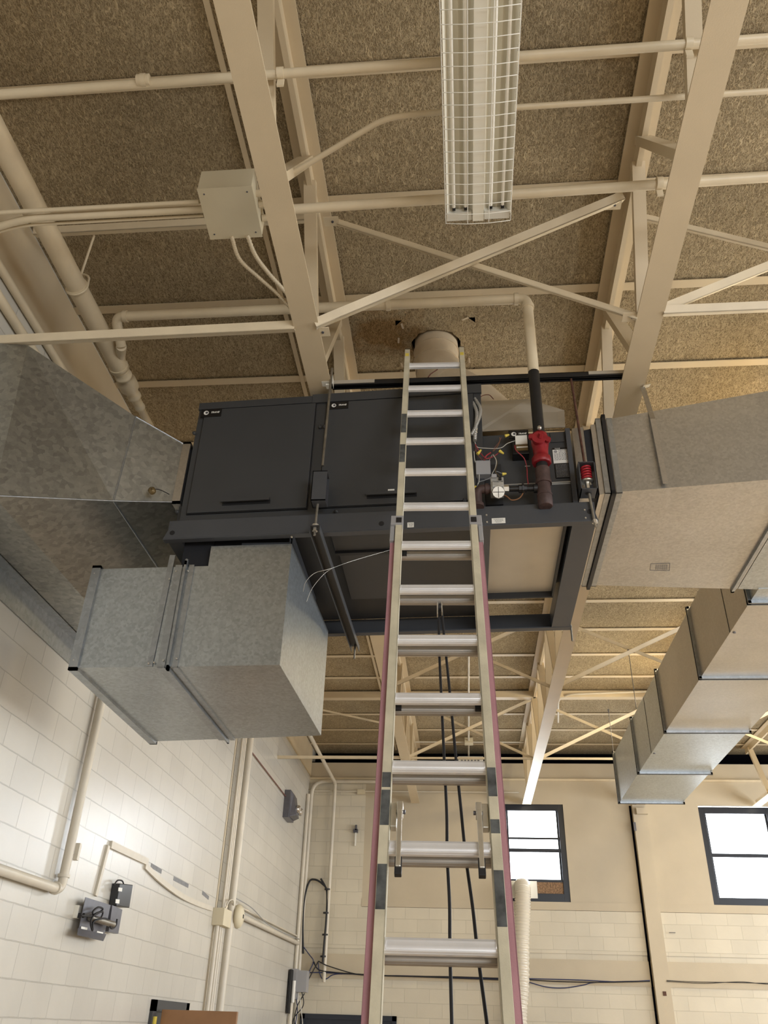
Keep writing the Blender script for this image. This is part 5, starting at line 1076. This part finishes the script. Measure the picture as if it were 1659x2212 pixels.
so = empty('sprinkler_stub', (-1.92, 15.4, 2.8), 'short white stub with dark tip high on the far wall', 'pipe fitting')
MB().box((-1.93, 15.44, 2.77), (-1.905, 15.47, 3.0)).build('stub_body', 'white_paint', so); MB().box((-1.96, 15.42, 2.99), (-1.88, 15.48, 3.05)).box((-1.93, 15.42, 3.03), (-1.90, 15.48, 3.12)).build('stub_tip', 'mount_grey', so)
def farp(px, py, y=15.40): return P(px, py, 1, y)
pipe('black_cable', [farp(655, 2060), farp(654, 2000), farp(658, 1940), farp(668, 1905), farp(680, 1900), farp(695, 1908), farp(706, 1925), farp(705, 1980, 15.36), farp(700, 2040, 15.36), farp(697, 2080, 15.36)], 0.016, 'black_rubber', 'black cable arching up and tied to the far wall pipe', 'cable', curve=True)
pipe('black_cable', [farp(693, 1898), farp(700, 1910), farp(707, 1924)], 0.016, 'black_rubber', 'short free end of black cable by the far wall pipe', 'cable', curve=True)
for i, (px, py) in enumerate(((707, 1921), (704, 1972), (702, 2019), (698, 2066))):
    c = farp(px, py, 15.38); tag(MB().tube([c - V((0, 0, 0.012)), c + V((0, 0, 0.012))], 0.048, 14).build('cable_tie', 'black_rubber'), ('topmost', 'second', 'third', 'lowest')[i] + ' black tie strapping the cable to the far wall pipe', 'cable tie', 'black cable ties')
random.seed(5)
cab = [([(645, 2120), (655, 2108), (668, 2101), (720, 2102), (790, 2106)], 'blue cable running level from the corner box'),
       ([(676, 2078), (690, 2095), (720, 2100), (760, 2104), (800, 2107), (880, 2108), (1000, 2112), (1100, 2116)], 'blue cable drooping from the knot along the far wall'),
       ([(678, 2077), (685, 2092), (700, 2098), (740, 2102), (850, 2108), (980, 2110), (1100, 2114)], 'second blue cable along the far wall'),
       ([(688, 2076), (700, 2083), (716, 2089), (760, 2102), (800, 2107), (900, 2110), (1090, 2117)], 'black cable sloping from the knot'),
       ([(687, 2078), (690, 2100), (697, 2115), (706, 2114), (728, 2104), (800, 2106)], 'black cable looping under the pipe end'),
       ([(656, 2046), (668, 2062), (677, 2076), (670, 2095), (664, 2110), (655, 2130)], 'black cable dropping through the knot to the box'),
       ([(688, 2076), (676, 2098), (664, 2120), (650, 2138)], 'black cable crossing down to the corner box'),
       ([(1137, 2116), (1200, 2120), (1300, 2122), (1404, 2120)], 'black cable bundle strand behind the hose'),
       ([(1137, 2120), (1180, 2132), (1220, 2134), (1260, 2128), (1290, 2122), (1404, 2119)], 'sagging thin cable right of the hose'),
       ([(1137, 2114), (1250, 2117), (1340, 2121), (1404, 2118)], 'upper cable strand right of the hose'),
       ([(1440, 2118), (1500, 2121), (1560, 2122), (1659, 2124), (1750, 2125)], 'thin dark cable right of the pilaster'),
       ([(1440, 2120), (1520, 2124), (1600, 2121), (1659, 2126), (1750, 2128)], 'lower thin cable right of the pilaster')]
for i, (pts, lab) in enumerate(cab):
    pipe('network_cable', [farp(p[0], p[1], 15.40 - 0.012 * (i % 4)) for p in pts], 0.008 if i < 10 else 0.005, ('cable_blue', 'cable_blue', 'black_rubber', 'black_rubber')[i % 4], lab, 'cable', curve=True, group='loose network cables', seg=8)
cbx = empty('corner_box', (-2.70, 15.15, 0.45), 'open grey corner control box with tangled wires', 'electrical box')
MB().box((XL + 0.02, 15.02, 0.40), (XL + 0.10, 15.30, 0.82)).box((XL + 0.10, 15.05, 0.50), (XL + 0.26, 15.30, 0.80)).build('box_body', 'plastic_grey', cbx)
MB().box((XL + 0.02, 14.80, 0.2), (XL + 0.05, 15.0, 0.8)).build('box_opening', 'black', cbx)
MB().cyl((XL + 0.08, 14.95, 0.35), (XL + 0.08, 14.95, 0.65), 0.03, 12).build('white_relay', 'label_white', cbx)
for i in range(4):
    pts = [(XL + 0.08 + random.uniform(0, .15), 15.1 + random.uniform(-.1, .1), 0.5 - k_ * 0.22 + random.uniform(-.05, .05)) for k_ in range(8)]
    MB().tube(catmull(pts), 0.008, 6).build('hanging_wire', ('black_rubber', 'wire_white', 'cable_blue', 'black_rubber')[i], cbx)
pipe('corner_pipe', [(XL + 0.05, 15.0, 0.38), (XL + 0.05, 15.0, -1.55)], 0.035, 'wall_trim_paint', 'short cream pipe below the corner control box', 'pipe')
# far ceiling conduits
pipe('ceiling_conduit', [(0.12, 10.7, 4.47), (0.12, 15.3, 4.44), (0.12, 15.44, 4.3)], 0.016, 'wall_trim_paint', 'thin conduit running down the far ceiling between the ladder rails', 'conduit')
tag(MB().box((0.05, 14.75, 4.40), (0.20, 14.92, 4.49)).build('outlet_box', 'cream_box'), 'small cream box on the far ceiling between the ladder rails', 'electrical box')
pipe('ceiling_conduit', [(-0.85, 14.85, 4.44), (1.1, 14.85, 4.44)], 0.014, 'wall_trim_paint', 'thin conduit crossing the far ceiling at the small box', 'conduit')
pipe('ceiling_conduit', [P(1206, 1560, 2, 4.42), P(1206, 1512, 2, 4.42), P(1225, 1500, 2, 4.42), P(1445, 1492, 2, 4.42)], 0.014, 'wall_trim_paint', 'thin conduit bending beside the right truss under the far channel', 'conduit', 0.25)
wf = empty('wall_speaker', farp(1017, 1640, 15.3), 'white slotted box at the top of the far wall between the ladder rails', 'speaker box')
a_ = farp(990, 1637, 15.3); b_2 = farp(1044, 1646, 15.3)
MB().box((a_.x, 15.28, b_2.z), (b_2.x, 15.48, a_.z + 0.02)).build('box_body', 'white_paint', wf)
for i in range(6): MB().box((a_.x + 0.05 + i * 0.06, 15.272, b_2.z + 0.0), (a_.x + 0.08 + i * 0.06, 15.28, b_2.z + 0.03)).build('slot', 'label_ink', wf)

# exhaust hose
hz = empty('exhaust_hose', (0.95, 15.15, -1.0), 'clear ribbed exhaust hose dropping from the left window', 'hose')
hp = [V((0.96, 15.50, 2.12)), V((0.96, 15.32, 2.14)), V((0.955, 15.22, 2.02)), V((0.925, 15.20, 1.7)), V((0.885, 15.2, 1.3)), V((0.845, 15.2, 0.7)), V((0.775, 15.2, 0.1)), V((0.76, 15.2, -1.55))]
pl_ = catmull(hp, 40); dense = []
for a_, b_2 in zip(pl_, pl_[1:]):
    n = max(1, int((b_2 - a_).length / 0.008))
    for k_ in range(n): dense.append(a_.lerp(b_2, k_ / n))
MB().tube(dense, [0.130 + 0.007 * math.sin(i * 2 * math.pi / 5) for i in range(len(dense))], 24).build('ribbed_tube', 'clear_hose', hz)
MB().disc_lathe((0.96, 15.535, 2.115), (0, -1, 0), ((0, 0.16), (0.05, 0.16), (0.08, 0.15)), 24).box((0.76, 15.50, 1.98), (1.22, 15.53, 2.25)).build('window_adapter', 'white_paint', hz)
# small marks on the pilaster and wall
tag(MB().box((3.0, 15.30, 3.33), (3.19, 15.38, 3.43)).build('anchor_plate', 'cream_wall'), 'small cream plate at the top of the pilaster', 'bracket')
tag(MB().box((3.06, 15.37, 0.60), (3.11, 15.38, 0.66)).build('anchor_stub', 'rusty_rod'), 'rusty anchor stub low on the pilaster', 'bracket')
tag(MB().box((2.93, 15.36, 3.06), (2.97, 15.39, 3.2)).build('door_hook', 'mount_grey'), 'dark hook near the top left edge of the pilaster', 'hook')
tag(MB().tube([(3.30, 15.46, 1.50), (3.40, 15.46, 1.50)], 0.006, 6).build('wall_hook', 'mount_grey'), 'tiny wire hook on the far wall right of the pilaster', 'hook')
